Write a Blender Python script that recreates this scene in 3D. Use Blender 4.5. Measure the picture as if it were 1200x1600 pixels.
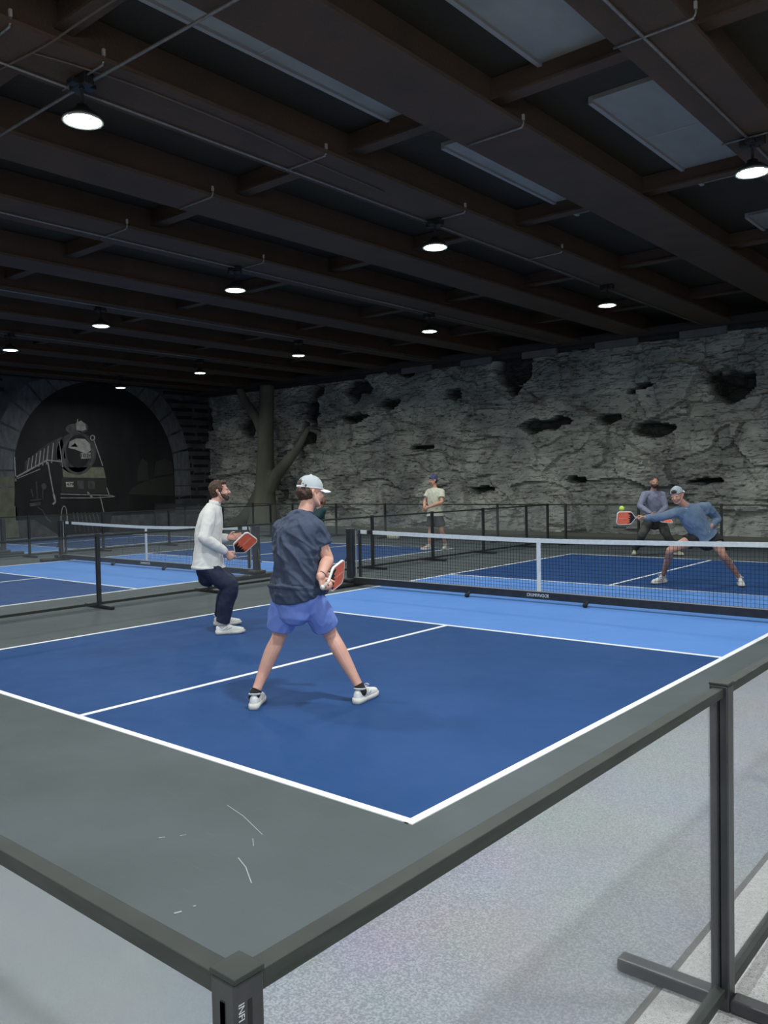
import bpy, bmesh, math, random
from mathutils import Vector, Matrix, noise
from mathutils.geometry import tessellate_polygon
V = Vector
random.seed(7)
PI = math.pi
S = bpy.context.scene
COL = S.collection
for o in list(bpy.data.objects): bpy.data.objects.remove(o)

# ------------------------------------------------------------ camera
CP = V((5.5552, -9.8266, 1.6633)); YAW, PIT, ROL, FPX = -.7013, -.0362, -.0203, 1300.5
CF = V((math.sin(YAW)*math.cos(PIT), math.cos(YAW)*math.cos(PIT), math.sin(PIT)))
_r = V((math.cos(YAW), -math.sin(YAW), 0)); _u = _r.cross(CF)
CR = _r*math.cos(ROL) + _u*math.sin(ROL); CU = -_r*math.sin(ROL) + _u*math.cos(ROL)
cam = bpy.data.objects.new('camera', bpy.data.cameras.new('camera')); COL.objects.link(cam)
cam.matrix_world = Matrix(((CR.x, CU.x, -CF.x, CP.x), (CR.y, CU.y, -CF.y, CP.y), (CR.z, CU.z, -CF.z, CP.z), (0, 0, 0, 1)))
cam.data.sensor_fit = 'VERTICAL'; cam.data.sensor_height = 36; cam.data.lens = FPX*36/1600
cam.data.clip_start = .05; cam.data.clip_end = 200
S.camera = cam
# ------------------------------------------------------------ colour management, world, lights
S.view_settings.view_transform = 'Standard'; S.view_settings.look = 'None'
S.view_settings.gamma = 1; S.view_settings.use_curve_mapping = False
S.view_settings.exposure = 0.0
W = bpy.data.worlds.new('world'); S.world = W; W.use_nodes = True
W.node_tree.nodes['Background'].inputs[0].default_value = (.93, .96, 1, 1)   # daylight reaching in from the open entrance side
W.node_tree.nodes['Background'].inputs[1].default_value = .06
LAMP_W = 90.0          # each high bay lamp
LAMP_C = (.97, 1.0, .985)
ENTRY_W = 290.0        # daylight through the entrance behind the photographer
def area(name, loc, size, power, color, target=None, spread=PI, shape='DISK', size_y=None):
    l = bpy.data.lights.new(name, 'AREA'); l.shape = shape; l.size = size
    if size_y: l.size_y = size_y
    l.energy = power; l.color = color; l.spread = spread
    o = bpy.data.objects.new(name, l); COL.objects.link(o); o.location = loc
    if target is not None: o.rotation_euler = (V(target)-V(loc)).to_track_quat('-Z', 'Y').to_euler()
    return o
area('entrance_daylight', (11.5, -14.5, 3.0), 5.0, ENTRY_W, (.86, .93, 1), (2, -6, 0), PI*.8, 'RECTANGLE', 3.0)

# ------------------------------------------------------------ pixel helpers (photo frame 1200x1600)
def ray(x, y): return CF + CR*((x-600)/FPX) - CU*((y-800)/FPX)
def pix(x, y, depth): return CP + ray(x, y)*depth
def onz(x, y, z=0.0):
    d = ray(x, y); return CP + d*((z-CP.z)/d.z)
def onx(x, y, v):
    d = ray(x, y); return CP + d*((v-CP.x)/d.x)
def ony(x, y, v):
    d = ray(x, y); return CP + d*((v-CP.y)/d.y)

# ------------------------------------------------------------ materials
def mat(name, col, rough=.6, col2=None, scale=8, bump=0, bscale=60, metal=0, spec=.5, stretch=(1, 1, 1), detail=4, emit=None, contrast=(.35, .65), coords='Object', sss=0):
    m = bpy.data.materials.new(name); m.use_nodes = True; nt = m.node_tree; n = nt.nodes; l = nt.links
    b = n['Principled BSDF']; b.inputs['Base Color'].default_value = (*col, 1); b.inputs['Roughness'].default_value = rough
    b.inputs['Metallic'].default_value = metal; b.inputs['Specular IOR Level'].default_value = spec
    if sss:
        b.inputs['Subsurface Weight'].default_value = sss; b.inputs['Subsurface Radius'].default_value = (.02, .008, .005)
    if emit:
        b.inputs['Emission Color'].default_value = (*emit[0], 1); b.inputs['Emission Strength'].default_value = emit[1]
    tc = n.new('ShaderNodeTexCoord'); mp = n.new('ShaderNodeMapping'); mp.inputs['Scale'].default_value = stretch
    l.new(tc.outputs[coords], mp.inputs[0])
    if col2 is not None:
        t = n.new('ShaderNodeTexNoise'); t.inputs['Scale'].default_value = scale; t.inputs['Detail'].default_value = detail
        l.new(mp.outputs[0], t.inputs['Vector'])
        r = n.new('ShaderNodeValToRGB'); r.color_ramp.elements[0].position = contrast[0]; r.color_ramp.elements[1].position = contrast[1]
        r.color_ramp.elements[0].color = (*col, 1); r.color_ramp.elements[1].color = (*col2, 1)
        l.new(t.outputs['Fac'], r.inputs[0]); l.new(r.outputs[0], b.inputs['Base Color'])
    if bump:
        t2 = n.new('ShaderNodeTexNoise'); t2.inputs['Scale'].default_value = bscale; t2.inputs['Detail'].default_value = 5
        l.new(mp.outputs[0], t2.inputs['Vector'])
        bp = n.new('ShaderNodeBump'); bp.inputs['Strength'].default_value = bump; bp.inputs['Distance'].default_value = .02
        l.new(t2.outputs['Fac'], bp.inputs['Height']); l.new(bp.outputs[0], b.inputs['Normal'])
    return m
M = {}
def paint_floor(name, c1, c2, rough=.55, scuff=.5):
    m = mat(name, c1, rough, c2, 1.1, .12, 90, detail=6, coords='Object', spec=.03)
    nt = m.node_tree; n = nt.nodes; l = nt.links; b = n['Principled BSDF']
    src = b.inputs['Base Color'].links[0].from_socket
    tc = n.new('ShaderNodeTexCoord'); mp = n.new('ShaderNodeMapping'); mp.inputs['Scale'].default_value = (1.2, 9, 1); mp.inputs['Rotation'].default_value = (0, 0, .5)
    l.new(tc.outputs['Object'], mp.inputs[0])
    t = n.new('ShaderNodeTexNoise'); t.inputs['Scale'].default_value = 2.2; t.inputs['Detail'].default_value = 8; t.inputs['Roughness'].default_value = .7
    l.new(mp.outputs[0], t.inputs['Vector'])
    r = n.new('ShaderNodeValToRGB'); r.color_ramp.elements[0].position = .60; r.color_ramp.elements[1].position = .78
    r.color_ramp.elements[0].color = (0, 0, 0, 1); r.color_ramp.elements[1].color = (scuff*.35,)*3+(1,)
    l.new(t.outputs['Fac'], r.inputs[0])
    mx = n.new('ShaderNodeMix'); mx.data_type = 'RGBA'; l.new(r.outputs[0], mx.inputs['Factor']); l.new(src, mx.inputs['A'])
    mx.inputs['B'].default_value = (*[min(1, v*1.5+.05) for v in c2], 1); l.new(mx.outputs['Result'], b.inputs['Base Color'])
    t3 = n.new('ShaderNodeTexNoise'); t3.inputs['Scale'].default_value = 5; t3.inputs['Detail'].default_value = 6; l.new(tc.outputs['Object'], t3.inputs['Vector'])
    mr = n.new('ShaderNodeMapRange'); mr.inputs['To Min'].default_value = rough-.12; mr.inputs['To Max'].default_value = rough+.12
    l.new(t3.outputs['Fac'], mr.inputs['Value']); l.new(mr.outputs[0], b.inputs['Roughness'])
    return m
M['apron'] = paint_floor('grey_court_paint', (.080, .096, .100), (.094, .110, .116), .6, .45)
M['blue'] = paint_floor('dark_blue_court_paint', (.021, .062, .175), (.026, .070, .195), .55, .18)
M['sky'] = paint_floor('light_blue_court_paint', (.098, .235, .56), (.110, .250, .59), .55, .2)
M['line'] = mat('white_line_paint', (.80, .82, .82), .6, (.72, .74, .74), 6)
M['black_metal'] = mat('black_powder_coated_metal', (.018, .020, .022), .42, (.028, .030, .032), 12, .05, 300)
M['rail'] = mat('dark_grey_anodised_metal', (.024, .030, .027), .55, (.034, .040, .036), 9, metal=.0, spec=.25, stretch=(1, 1, 8))
M['rubber'] = mat('black_rubber', (.012, .012, .013), .8)
M['net'] = mat('black_net_cord', (.012, .012, .013), .8)
M['tape'] = mat('white_net_tape', (.72, .76, .75), .7, (.62, .66, .65), 20, .1, 120)
M['slot'] = mat('dark_slot', (.004, .004, .005), .7)
M['etch'] = mat('light_grey_lettering', (.45, .48, .50), .6)
M['white_ink'] = mat('white_lettering', (.75, .78, .78), .6)
M['beam'] = mat('red_brown_fireproofed_steel', (.094, .055, .035), .85, (.070, .046, .030), 1.5, .5, 30, detail=6)
M['deck'] = mat('dark_brown_ceiling_deck', (.034, .029, .019), .9, (.042, .035, .022), 1.2, .5, 20)
M['girder'] = mat('dark_steel_girder', (.03, .028, .026), .85, (.04, .036, .032), 2)
M['galv'] = mat('grey_metal_deck_panel', (.36, .345, .30), .6, (.25, .24, .21), 1.6, .2, 25, metal=.0, detail=8, stretch=(1, .4, 1))
M['galv_lip'] = mat('pale_grey_panel_lip', (.36, .34, .31), .6)
M['conduit'] = mat('galvanised_conduit', (.28, .27, .25), .45, (.2, .19, .18), 20, metal=.5)
M['cable'] = mat('rust_brown_cable', (.12, .09, .07), .7)
M['housing'] = mat('black_lamp_housing', (.012, .012, .012), .5)
M['glow'] = mat('lit_lamp_lens', (1, 1, 1), .4, emit=((.95, 1, .96), 14))
M['lamp_rim'] = mat('clear_lamp_rim', (.35, .38, .34), .25)
def panel_mat(name, alpha, speck=0, tint=(.80, .84, .87)):
    m = bpy.data.materials.new(name); m.use_nodes = True; nt = m.node_tree; n = nt.nodes; l = nt.links
    n.remove(n['Principled BSDF']); out = n['Material Output']
    tr = n.new('ShaderNodeBsdfTransparent'); tr.inputs[0].default_value = (.985, .99, .99, 1)
    di = n.new('ShaderNodeBsdfDiffuse'); di.inputs[0].default_value = (*tint, 1)
    tl = n.new('ShaderNodeBsdfTranslucent'); tl.inputs[0].default_value = (*tint, 1)
    a = n.new('ShaderNodeMixShader'); a.inputs[0].default_value = .5; l.new(di.outputs[0], a.inputs[1]); l.new(tl.outputs[0], a.inputs[2])
    gl = n.new('ShaderNodeBsdfGlossy'); gl.inputs['Roughness'].default_value = .08
    mx = n.new('ShaderNodeMixShader'); l.new(tr.outputs[0], mx.inputs[1]); l.new(a.outputs[0], mx.inputs[2])
    tc = n.new('ShaderNodeTexCoord'); t = n.new('ShaderNodeTexNoise'); t.inputs['Scale'].default_value = 1.3; t.inputs['Detail'].default_value = 3
    l.new(tc.outputs['Object'], t.inputs['Vector'])
    mr = n.new('ShaderNodeMapRange'); mr.inputs['To Min'].default_value = alpha*.85; mr.inputs['To Max'].default_value = alpha*1.15
    l.new(t.outputs['Fac'], mr.inputs['Value']); src = mr.outputs[0]
    if speck:
        t2 = n.new('ShaderNodeTexNoise'); t2.inputs['Scale'].default_value = 170; t2.inputs['Detail'].default_value = 3; t2.inputs['Roughness'].default_value = .7
        l.new(tc.outputs['Object'], t2.inputs['Vector'])
        m2 = n.new('ShaderNodeMapRange'); m2.inputs['From Min'].default_value = .35; m2.inputs['From Max'].default_value = .68
        m2.inputs['To Min'].default_value = -speck; m2.inputs['To Max'].default_value = speck; l.new(t2.outputs['Fac'], m2.inputs['Value'])
        ad = n.new('ShaderNodeMath'); ad.operation = 'ADD'; ad.use_clamp = True; l.new(src, ad.inputs[0]); l.new(m2.outputs[0], ad.inputs[1]); src = ad.outputs[0]
    l.new(src, mx.inputs[0])
    lw = n.new('ShaderNodeLayerWeight'); lw.inputs[0].default_value = .12
    m3 = n.new('ShaderNodeMath'); m3.operation = 'MULTIPLY'; m3.inputs[1].default_value = .35; l.new(lw.outputs['Fresnel'], m3.inputs[0])
    fx = n.new('ShaderNodeMixShader'); l.new(m3.outputs[0], fx.inputs[0]); l.new(mx.outputs[0], fx.inputs[1]); l.new(gl.outputs[0], fx.inputs[2])
    l.new(fx.outputs[0], out.inputs[0]); return m
M['pane'] = panel_mat('clear_plastic_panel', .045, 0, (.6, .65, .68))
M['haze_pane'] = panel_mat('scuffed_clear_plastic_panel', .035, .02)
M['haze_pane_left'] = panel_mat('clear_plastic_panel_left', .03, .01)

# ------------------------------------------------------------ mesh helpers
def link(name, bm, m=None, parent=None, smooth=False, mats=None):
    me = bpy.data.meshes.new(name); bm.normal_update(); bm.to_mesh(me); bm.free()
    o = bpy.data.objects.new(name, me); COL.objects.link(o)
    for x in (mats or ([m] if m else [])): me.materials.append(x)
    if smooth:
        for p in me.polygons: p.use_smooth = True
    if parent is not None:
        o.parent = parent; o.matrix_parent_inverse = Matrix.Identity(4)
        loc = parent.matrix_world.copy() if False else None
    return o
def tag(o, label=None, cat=None, group=None, kind=None):
    if label: o['label'] = label
    if cat: o['category'] = cat
    if group: o['group'] = group
    if kind: o['kind'] = kind
    return o
def empty(name, loc=(0, 0, 0), rz=0):
    o = bpy.data.objects.new(name, None); COL.objects.link(o); o.location = loc; o.rotation_euler = (0, 0, rz); o.empty_display_size = .2
    return o
def box(bm, x0, x1, y0, y1, z0, z1, mi=0, rot=None, bev=0):
    vs = [bm.verts.new((x, y, z)) for x in (x0, x1) for y in (y0, y1) for z in (z0, z1)]
    f = [(0, 1, 3, 2), (4, 6, 7, 5), (0, 4, 5, 1), (2, 3, 7, 6), (0, 2, 6, 4), (1, 5, 7, 3)]
    fs = [bm.faces.new([vs[i] for i in q]) for q in f]
    for q in fs: q.material_index = mi
    if bev:
        es = list({e for q in fs for e in q.edges})
        bmesh.ops.bevel(bm, geom=es, offset=bev, segments=2, affect='EDGES', profile=.5)
    return vs
def bar(bm, a, b, w, h=None, up=V((0, 0, 1)), mi=0):
    a, b = V(a), V(b); t = (b-a).normalized(); h = h or w
    if abs(t.dot(up)) > .98: up = V((1, 0, 0))
    s = t.cross(up).normalized(); u = s.cross(t)
    vs = []
    for p in (a, b):
        for i, j in ((-1, -1), (1, -1), (1, 1), (-1, 1)): vs.append(bm.verts.new(p+s*(i*w/2)+u*(j*h/2)))
    for q in ((3, 2, 1, 0), (4, 5, 6, 7), (0, 1, 5, 4), (1, 2, 6, 5), (2, 3, 7, 6), (3, 0, 4, 7)):
        bm.faces.new([vs[i] for i in q]).material_index = mi
def catmull(pts, sub):
    if len(pts) < 3 or sub < 2: return [tuple(p) for p in pts]
    out = []; n = len(pts)
    for i in range(n-1):
        p0 = pts[max(i-1, 0)]; p1 = pts[i]; p2 = pts[i+1]; p3 = pts[min(i+2, n-1)]
        for k in range(sub):
            t = k/sub
            out.append(tuple(.5*((2*b)+(-a+c)*t+(2*a-5*b+4*c-d)*t*t+(-a+3*b-3*c+d)*t**3) for a, b, c, d in zip(p0, p1, p2, p3)))
    out.append(tuple(pts[-1])); return out
def sweep(bm, pts, rad, lat=None, n=14, sub=4, flat_a=False, flat_b=False, mi=0, power=2.0):
    """closed rounded tube; rad: number or (a,b) per point; lat: direction of the a axis"""
    pts = [V(p) for p in pts]
    if not isinstance(rad, (list,)): rad = [rad]*len(pts)
    rad = [(r, r) if isinstance(r, (int, float)) else r for r in rad]
    data = catmull([(*p, *r) for p, r in zip(pts, rad)], sub)
    P = [V(d[:3]) for d in data]; R = [(max(d[3], .0008), max(d[4], .0008)) for d in data]
    ring = []; prev = None
    def frame(t):
        nonlocal prev
        ref = V(lat) if lat is not None else (prev if prev is not None else (V((1, 0, 0)) if abs(t.x) < .8 else V((0, 1, 0))))
        a = ref - t*ref.dot(t)
        if a.length < 1e-4: a = t.orthogonal()
        a.normalize()
        if lat is None: prev = a
        return a, t.cross(a)
    secs = []
    for i, p in enumerate(P):
        t = (P[min(i+1, len(P)-1)]-P[max(i-1, 0)]).normalized()
        a, b = frame(t); secs.append((p, a, b, R[i], t))
    full = []
    def cap(sec, sgn):
        p, a, b, r, t = sec; rr = min(r)
        return [(p+t*sgn*rr*math.sin(k), a, b, (r[0]*math.cos(k), r[1]*math.cos(k)), t) for k in (PI/6, PI/3, PI*.46)]
    if not flat_a: full += list(reversed(cap(secs[0], -1)))
    full += secs
    if not flat_b: full += cap(secs[-1], 1)
    rings = []
    for p, a, b, r, t in full:
        vs = []
        for k in range(n):
            c, s = math.cos(2*PI*k/n), math.sin(2*PI*k/n)
            if power != 2.0:
                c = math.copysign(abs(c)**(2/power), c); s = math.copysign(abs(s)**(2/power), s)
            vs.append(bm.verts.new(p+a*(r[0]*c)+b*(r[1]*s)))
        rings.append(vs)
    for i in range(len(rings)-1):
        for k in range(n):
            bm.faces.new((rings[i][k], rings[i][(k+1) % n], rings[i+1][(k+1) % n], rings[i+1][k])).material_index = mi
    bm.faces.new(list(reversed(rings[0]))).material_index = mi; bm.faces.new(rings[-1]).material_index = mi
def ell(bm, c, ax, seg=18):
    """ellipsoid; ax = three axis vectors with their lengths"""
    c = V(c); ax = [V(a) for a in ax]
    ret = bmesh.ops.create_uvsphere(bm, u_segments=seg, v_segments=max(8, seg//2+2), radius=1)
    for v in ret['verts']: q = v.co.copy(); v.co = c+ax[0]*q.x+ax[1]*q.y+ax[2]*q.z
def remesh(o, vox, smooth=4, fac=.5):
    m = o.modifiers.new('r', 'REMESH'); m.mode = 'VOXEL'; m.voxel_size = vox; m.use_smooth_shade = True
    s = o.modifiers.new('s', 'SMOOTH'); s.iterations = smooth; s.factor = fac
    dg = bpy.context.evaluated_depsgraph_get(); dg.update()
    me = bpy.data.meshes.new_from_object(o.evaluated_get(dg), depsgraph=dg)
    mats = list(o.data.materials); o.modifiers.clear(); old = o.data; o.data = me; bpy.data.meshes.remove(old)
    me.materials.clear()
    for x in mats: me.materials.append(x)
    for p in me.polygons: p.use_smooth = True; p.material_index = 0
    me.name = o.name
    return o
def text_mesh(name, s, m, size, depth, mw, parent=None, sx=1):
    c = bpy.data.curves.new(name, 'FONT'); c.body = s; c.size = size; c.extrude = depth; c.align_x = 'CENTER'; c.align_y = 'CENTER'
    t = bpy.data.objects.new(name+'_t', c); COL.objects.link(t); dg = bpy.context.evaluated_depsgraph_get(); dg.update()
    me = bpy.data.meshes.new_from_object(t.evaluated_get(dg), depsgraph=dg); bpy.data.objects.remove(t)
    me.materials.clear(); me.materials.append(m)
    o = bpy.data.objects.new(name, me); COL.objects.link(o)
    if parent: o.parent = parent
    me.transform(mw @ Matrix.Diagonal((sx, 1, 1, 1))); return o
def axes(o, x, y, z): return Matrix(((x[0], y[0], z[0], o[0]), (x[1], y[1], z[1], o[1]), (x[2], y[2], z[2], o[2]), (0, 0, 0, 1)))
def slab(bm, poly, o, ux, uy, nrm, z0, z1, mi=0):
    """extruded polygon (list of 2-D points) in the plane o + ux*x + uy*y"""
    a = [bm.verts.new(o+ux*p[0]+uy*p[1]+nrm*z0) for p in poly]; b = [bm.verts.new(o+ux*p[0]+uy*p[1]+nrm*z1) for p in poly]
    tri = tessellate_polygon([[V((p[0], p[1], 0)) for p in poly]])
    for t in tri:
        try:
            bm.faces.new([b[i] for i in t]).material_index = mi; bm.faces.new([a[i] for i in reversed(t)]).material_index = mi
        except ValueError: pass
    k = len(poly)
    for i in range(k): bm.faces.new((a[i], a[(i+1) % k], b[(i+1) % k], b[i])).material_index = mi
    bmesh.ops.recalc_face_normals(bm, faces=[f for f in bm.faces])
# ============================================================ THE ROOM
XL, YB, XR, YF = -22.3, 12.2, 10.0, -15.5
bm = bmesh.new(); box(bm, XL-.3, XR, YF, YB+1.0, -.2, 0)
tag(link('floor', bm, M['apron']), kind='structure')
# pale terrazzo walkway outside the near fence (photographer's side)
m = mat('pale_speckled_terrazzo', (.36, .37, .37), .5, (.46, .46, .45), 60, .1, 200)
nt = m.node_tree; n = nt.nodes; l = nt.links; b = n['Principled BSDF']; src = b.inputs['Base Color'].links[0].from_socket
vo = n.new('ShaderNodeTexNoise'); vo.inputs['Scale'].default_value = 230; vo.inputs['Detail'].default_value = 2
tc = n.new('ShaderNodeTexCoord'); l.new(tc.outputs['Object'], vo.inputs['Vector'])
rp = n.new('ShaderNodeValToRGB'); rp.color_ramp.elements[0].position = .36; rp.color_ramp.elements[0].color = (.10, .10, .10, 1); rp.color_ramp.elements[1].position = .46; rp.color_ramp.elements[1].color = (1, 1, 1, 1)
l.new(vo.outputs['Fac'], rp.inputs[0]); mx = n.new('ShaderNodeMix'); mx.data_type = 'RGBA'; mx.blend_type = 'MULTIPLY'; mx.inputs['Factor'].default_value = .6
l.new(src, mx.inputs['A']); l.new(rp.outputs[0], mx.inputs['B']); l.new(mx.outputs['Result'], b.inputs['Base Color'])
M['terrazzo'] = m
bm = bmesh.new(); box(bm, 4.52, XR-.02, YF+.02, YB-.8, .0005, .006); box(bm, -12, 4.52, YF+.02, -9.32, .0005, .006)
box(bm, 4.50, 4.52, -9.32, YB-.8, .0005, .0055, 1)
tag(link('floor_walkway', bm, mats=[M['terrazzo'], M['girder']]), kind='structure')

def speckled(name, c1, c2, k):
    m = mat(name, c1, .55, c2, 120, .15, 160, detail=3, contrast=(.40, .66), spec=.1)
    nt = m.node_tree; n = nt.nodes; l = nt.links; b = n['Principled BSDF']; src = b.inputs['Base Color'].links[0].from_socket
    tc = n.new('ShaderNodeTexCoord'); t = n.new('ShaderNodeTexNoise'); t.inputs['Scale'].default_value = 1.7; t.inputs['Detail'].default_value = 3; l.new(tc.outputs['Object'], t.inputs['Vector'])
    mx = n.new('ShaderNodeMix'); mx.data_type = 'RGBA'; mx.blend_type = 'OVERLAY'; mx.inputs['Factor'].default_value = k; l.new(src, mx.inputs['A']); l.new(t.outputs['Color'], mx.inputs['B']); l.new(mx.outputs['Result'], b.inputs['Base Color']); return m
M['strip_r'] = speckled('pale_blue_grey_speckled_vinyl', (.165, .18, .21), (.30, .315, .345), .22)
M['strip_l'] = speckled('mid_grey_vinyl', (.150, .172, .195), (.168, .19, .213), .10)
bm = bmesh.new(); box(bm, 3.39, 4.495, -8.08, 1.5, .0005, .003); box(bm, 3.50, 4.495, -9.32, -8.08, .0005, .003); tag(link('floor_side_strip', bm, M['strip_r']), kind='structure')
bm = bmesh.new(); box(bm, -12, 3.50, -9.32, -8.08, .0005, .003); tag(link('floor_end_strip', bm, M['strip_l']), kind='structure')
bm = bmesh.new()
for pts, w_ in (([(355, 1258), (380, 1275), (410, 1304)], .004), ([(372, 1340), (384, 1355), (393, 1380)], .005), ([(272, 1427), (284, 1424)], .010), ([(248, 1309), (258, 1308)], .006), ([(281, 1306), (291, 1304)], .005), ([(302, 1416), (306, 1415)], .008), ([(395, 1310), (396, 1322)], .004), ([(2, 1316), (22, 1319)], .006)):
    for p_, q_ in zip(pts, pts[1:]): bar(bm, onz(*p_, .0012), onz(*q_, .0012), w_, .001)
tag(link('floor_scuff_marks', bm, mat('pale_scuff', (.27, .30, .32), .7)), kind='structure')
def court(name, xc, yl=0.0):
    w = 3.05; bm = bmesh.new()
    L, K = 6.70, 2.12
    z = .004
    def q(x0, x1, y0, y1, mi, z1): box(bm, xc+x0, xc+x1, y0, y1, .0005, z1, mi)
    q(-w, w, -L, -K, 0, z); q(-w, w, K, L, 0, z); q(-w, w, -K, K, 1, z)
    t = .025
    for s in (-1, 1):
        q(-w, w, s*L-t, s*L+t, 2, z+.0022); q(-w, w, s*K-t, s*K+t, 2, z+.0022)
        q(s*w-t, s*w+t, -L-t, L+t, 2, z+.0025)
        a, c = sorted((s*K, s*L)); q(-.025-.04, .025-.04, a, c, 2, z+.0028)
    o = link(name, bm, mats=[M['blue'], M['sky'], M['line']]); return tag(o, kind='structure')
court('floor_court', 0.0)
court('floor_court', -9.29)
court('floor_court', -18.55)

# rock photograph wall: modelled in relief
caves = [(808, 578, 34, 44), (1142, 605, 38, 28), (1022, 672, 34, 15), (612, 632, 20, 9), (560, 655, 26, 9), (495, 640, 13, 44), (478, 690, 11, 34), (560, 610, 22, 20), (838, 668, 20, 11), (868, 662, 24, 11), (952, 655, 18, 8),
 (715, 617, 12, 10), (1105, 752, 30, 5), (905, 750, 18, 6), (750, 765, 22, 6), (395, 670, 12, 20), (640, 585, 12, 10), (665, 700, 20, 4), (1010, 605, 16, 4), (985, 612, 10, 4)]
cv = []
for px, py, rx, ry in caves:
    p = ony(px, py, YB); e = ony(px+rx, py, YB); g = ony(px, py-ry, YB); cv.append((p.x, p.z, abs(e.x-p.x), abs(g.z-p.z)))
me = bpy.data.meshes.new('wall_back'); step = .055
nx = int((XR-XL)/step); nz = int(5.45/.05)
H = [[0]*(nz+1) for _ in range(nx+1)]
verts = []; dark = []
for i in range(nx+1):
    x = XL+(XR-XL)*i/nx
    for j in range(nz+1):
        z = 5.45*j/nz
        wx = noise.noise(V((x*.7, z*.9, 3)))*.8; wz = noise.noise(V((x*.5, z*1.1, 9)))*.55
        X, Z = x+wx, z+wz
        d = noise.cell(V((math.floor(X*.55+Z*.25)*1.7, math.floor(Z*1.05-X*.13)*2.3, 5.5)))*.20
        d += noise.cell(V((math.floor(X*1.3-Z*.3), math.floor(Z*2.6+X*.22), 1.5)))*.12
        st = (Z*5.0-X*.55+noise.noise(V((X*1.3, Z*2, 0)))*1.1); fr = st-math.floor(st)
        d += (fr)*.085*(.5+.5*noise.noise(V((X*.4, math.floor(st)*3.3, 2))))
        d += noise.fractal(V((x*2.2, z*5.5, 4)), .8, 2.1, 4)*.035
        d += noise.ridged_multi_fractal(V((x*1.1+z*.9, z*2.4, 8)), .9, 2.1, 4, 1, 2)*.022
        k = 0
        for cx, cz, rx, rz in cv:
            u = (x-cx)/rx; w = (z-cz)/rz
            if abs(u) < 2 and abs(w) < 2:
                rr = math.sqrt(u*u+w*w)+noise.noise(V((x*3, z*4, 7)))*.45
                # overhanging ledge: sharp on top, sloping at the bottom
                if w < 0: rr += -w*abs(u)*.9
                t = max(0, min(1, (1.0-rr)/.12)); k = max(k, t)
        d -= k*.42; edge = min(1, max(0, (z-.0)/.35))
        d *= (.25+.75*edge)
        d *= min(1, (5.45-z)/.25+.25)
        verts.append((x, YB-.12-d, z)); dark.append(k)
faces = [(i*(nz+1)+j, i*(nz+1)+j+1, (i+1)*(nz+1)+j+1, (i+1)*(nz+1)+j) for i in range(nx) for j in range(nz)]
me.from_pydata(verts, [], faces)
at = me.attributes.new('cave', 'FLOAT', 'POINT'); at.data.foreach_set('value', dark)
m = mat('weathered_grey_rock', (.36, .385, .34), .95, (.60, .62, .56), 1.1, 1.0, 14, detail=10, stretch=(.8, 1, 1.7), contrast=(.3, .68))
nt = m.node_tree; n = nt.nodes; l = nt.links; b = n['Principled BSDF']; src = b.inputs['Base Color'].links[0].from_socket
tc = n.new('ShaderNodeTexCoord'); mp = n.new('ShaderNodeMapping'); mp.inputs['Scale'].default_value = (1.0, 1, 5.5); mp.inputs['Rotation'].default_value = (0, .10, 0)
l.new(tc.outputs['Object'], mp.inputs[0])
t = n.new('ShaderNodeTexNoise'); t.inputs['Scale'].default_value = 3.2; t.inputs['Detail'].default_value = 12; t.inputs['Roughness'].default_value = .68; t.inputs['Distortion'].default_value = .9
l.new(mp.outputs[0], t.inputs['Vector'])
r = n.new('ShaderNodeValToRGB'); r.color_ramp.elements[0].position = .40; r.color_ramp.elements[0].color = (.10, .10, .10, 1); r.color_ramp.elements[1].position = .47; r.color_ramp.elements[1].color = (1, 1, 1, 1)
l.new(t.outputs['Fac'], r.inputs[0])
mx = n.new('ShaderNodeMix'); mx.data_type = 'RGBA'; mx.blend_type = 'MULTIPLY'; mx.inputs['Factor'].default_value = .85; l.new(src, mx.inputs['A']); l.new(r.outputs[0], mx.inputs['B'])
# dark cracks of the pictured rock: crevice shade put into the colour
t4 = n.new('ShaderNodeTexVoronoi'); t4.feature = 'DISTANCE_TO_EDGE'; t4.inputs['Scale'].default_value = .9
mp4 = n.new('ShaderNodeMapping'); mp4.inputs['Scale'].default_value = (.8, 0, 1.5); mp4.inputs['Rotation'].default_value = (0, .35, 0)
t5 = n.new('ShaderNodeTexNoise'); t5.inputs['Scale'].default_value = 2.5; t5.inputs['Detail'].default_value = 6; l.new(tc.outputs['Object'], t5.inputs['Vector'])
va = n.new('ShaderNodeVectorMath'); va.operation = 'MULTIPLY_ADD'; va.inputs[1].default_value = (.9, .9, .9); l.new(t5.outputs['Color'], va.inputs[0]); l.new(tc.outputs['Object'], va.inputs[2])
l.new(va.outputs[0], mp4.inputs[0]); l.new(mp4.outputs[0], t4.inputs['Vector'])
r4 = n.new('ShaderNodeValToRGB'); r4.color_ramp.elements[0].position = .004; r4.color_ramp.elements[0].color = (.15, .15, .15, 1); r4.color_ramp.elements[1].position = .03; r4.color_ramp.elements[1].color = (1, 1, 1, 1)
l.new(t4.outputs['Distance'], r4.inputs[0])
mx4 = n.new('ShaderNodeMix'); mx4.data_type = 'RGBA'; mx4.blend_type = 'MULTIPLY'; mx4.inputs['Factor'].default_value = .45; l.new(mx.outputs['Result'], mx4.inputs['A']); l.new(r4.outputs[0], mx4.inputs['B'])
t6 = n.new('ShaderNodeTexNoise'); t6.inputs['Scale'].default_value = .42; t6.inputs['Detail'].default_value = 5; t6.inputs['Roughness'].default_value = .6; l.new(tc.outputs['Object'], t6.inputs['Vector'])
r6 = n.new('ShaderNodeValToRGB'); r6.color_ramp.elements[0].position = .36; r6.color_ramp.elements[0].color = (.42, .43, .46, 1); r6.color_ramp.elements[1].position = .58; r6.color_ramp.elements[1].color = (1, 1, .97, 1)
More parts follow.
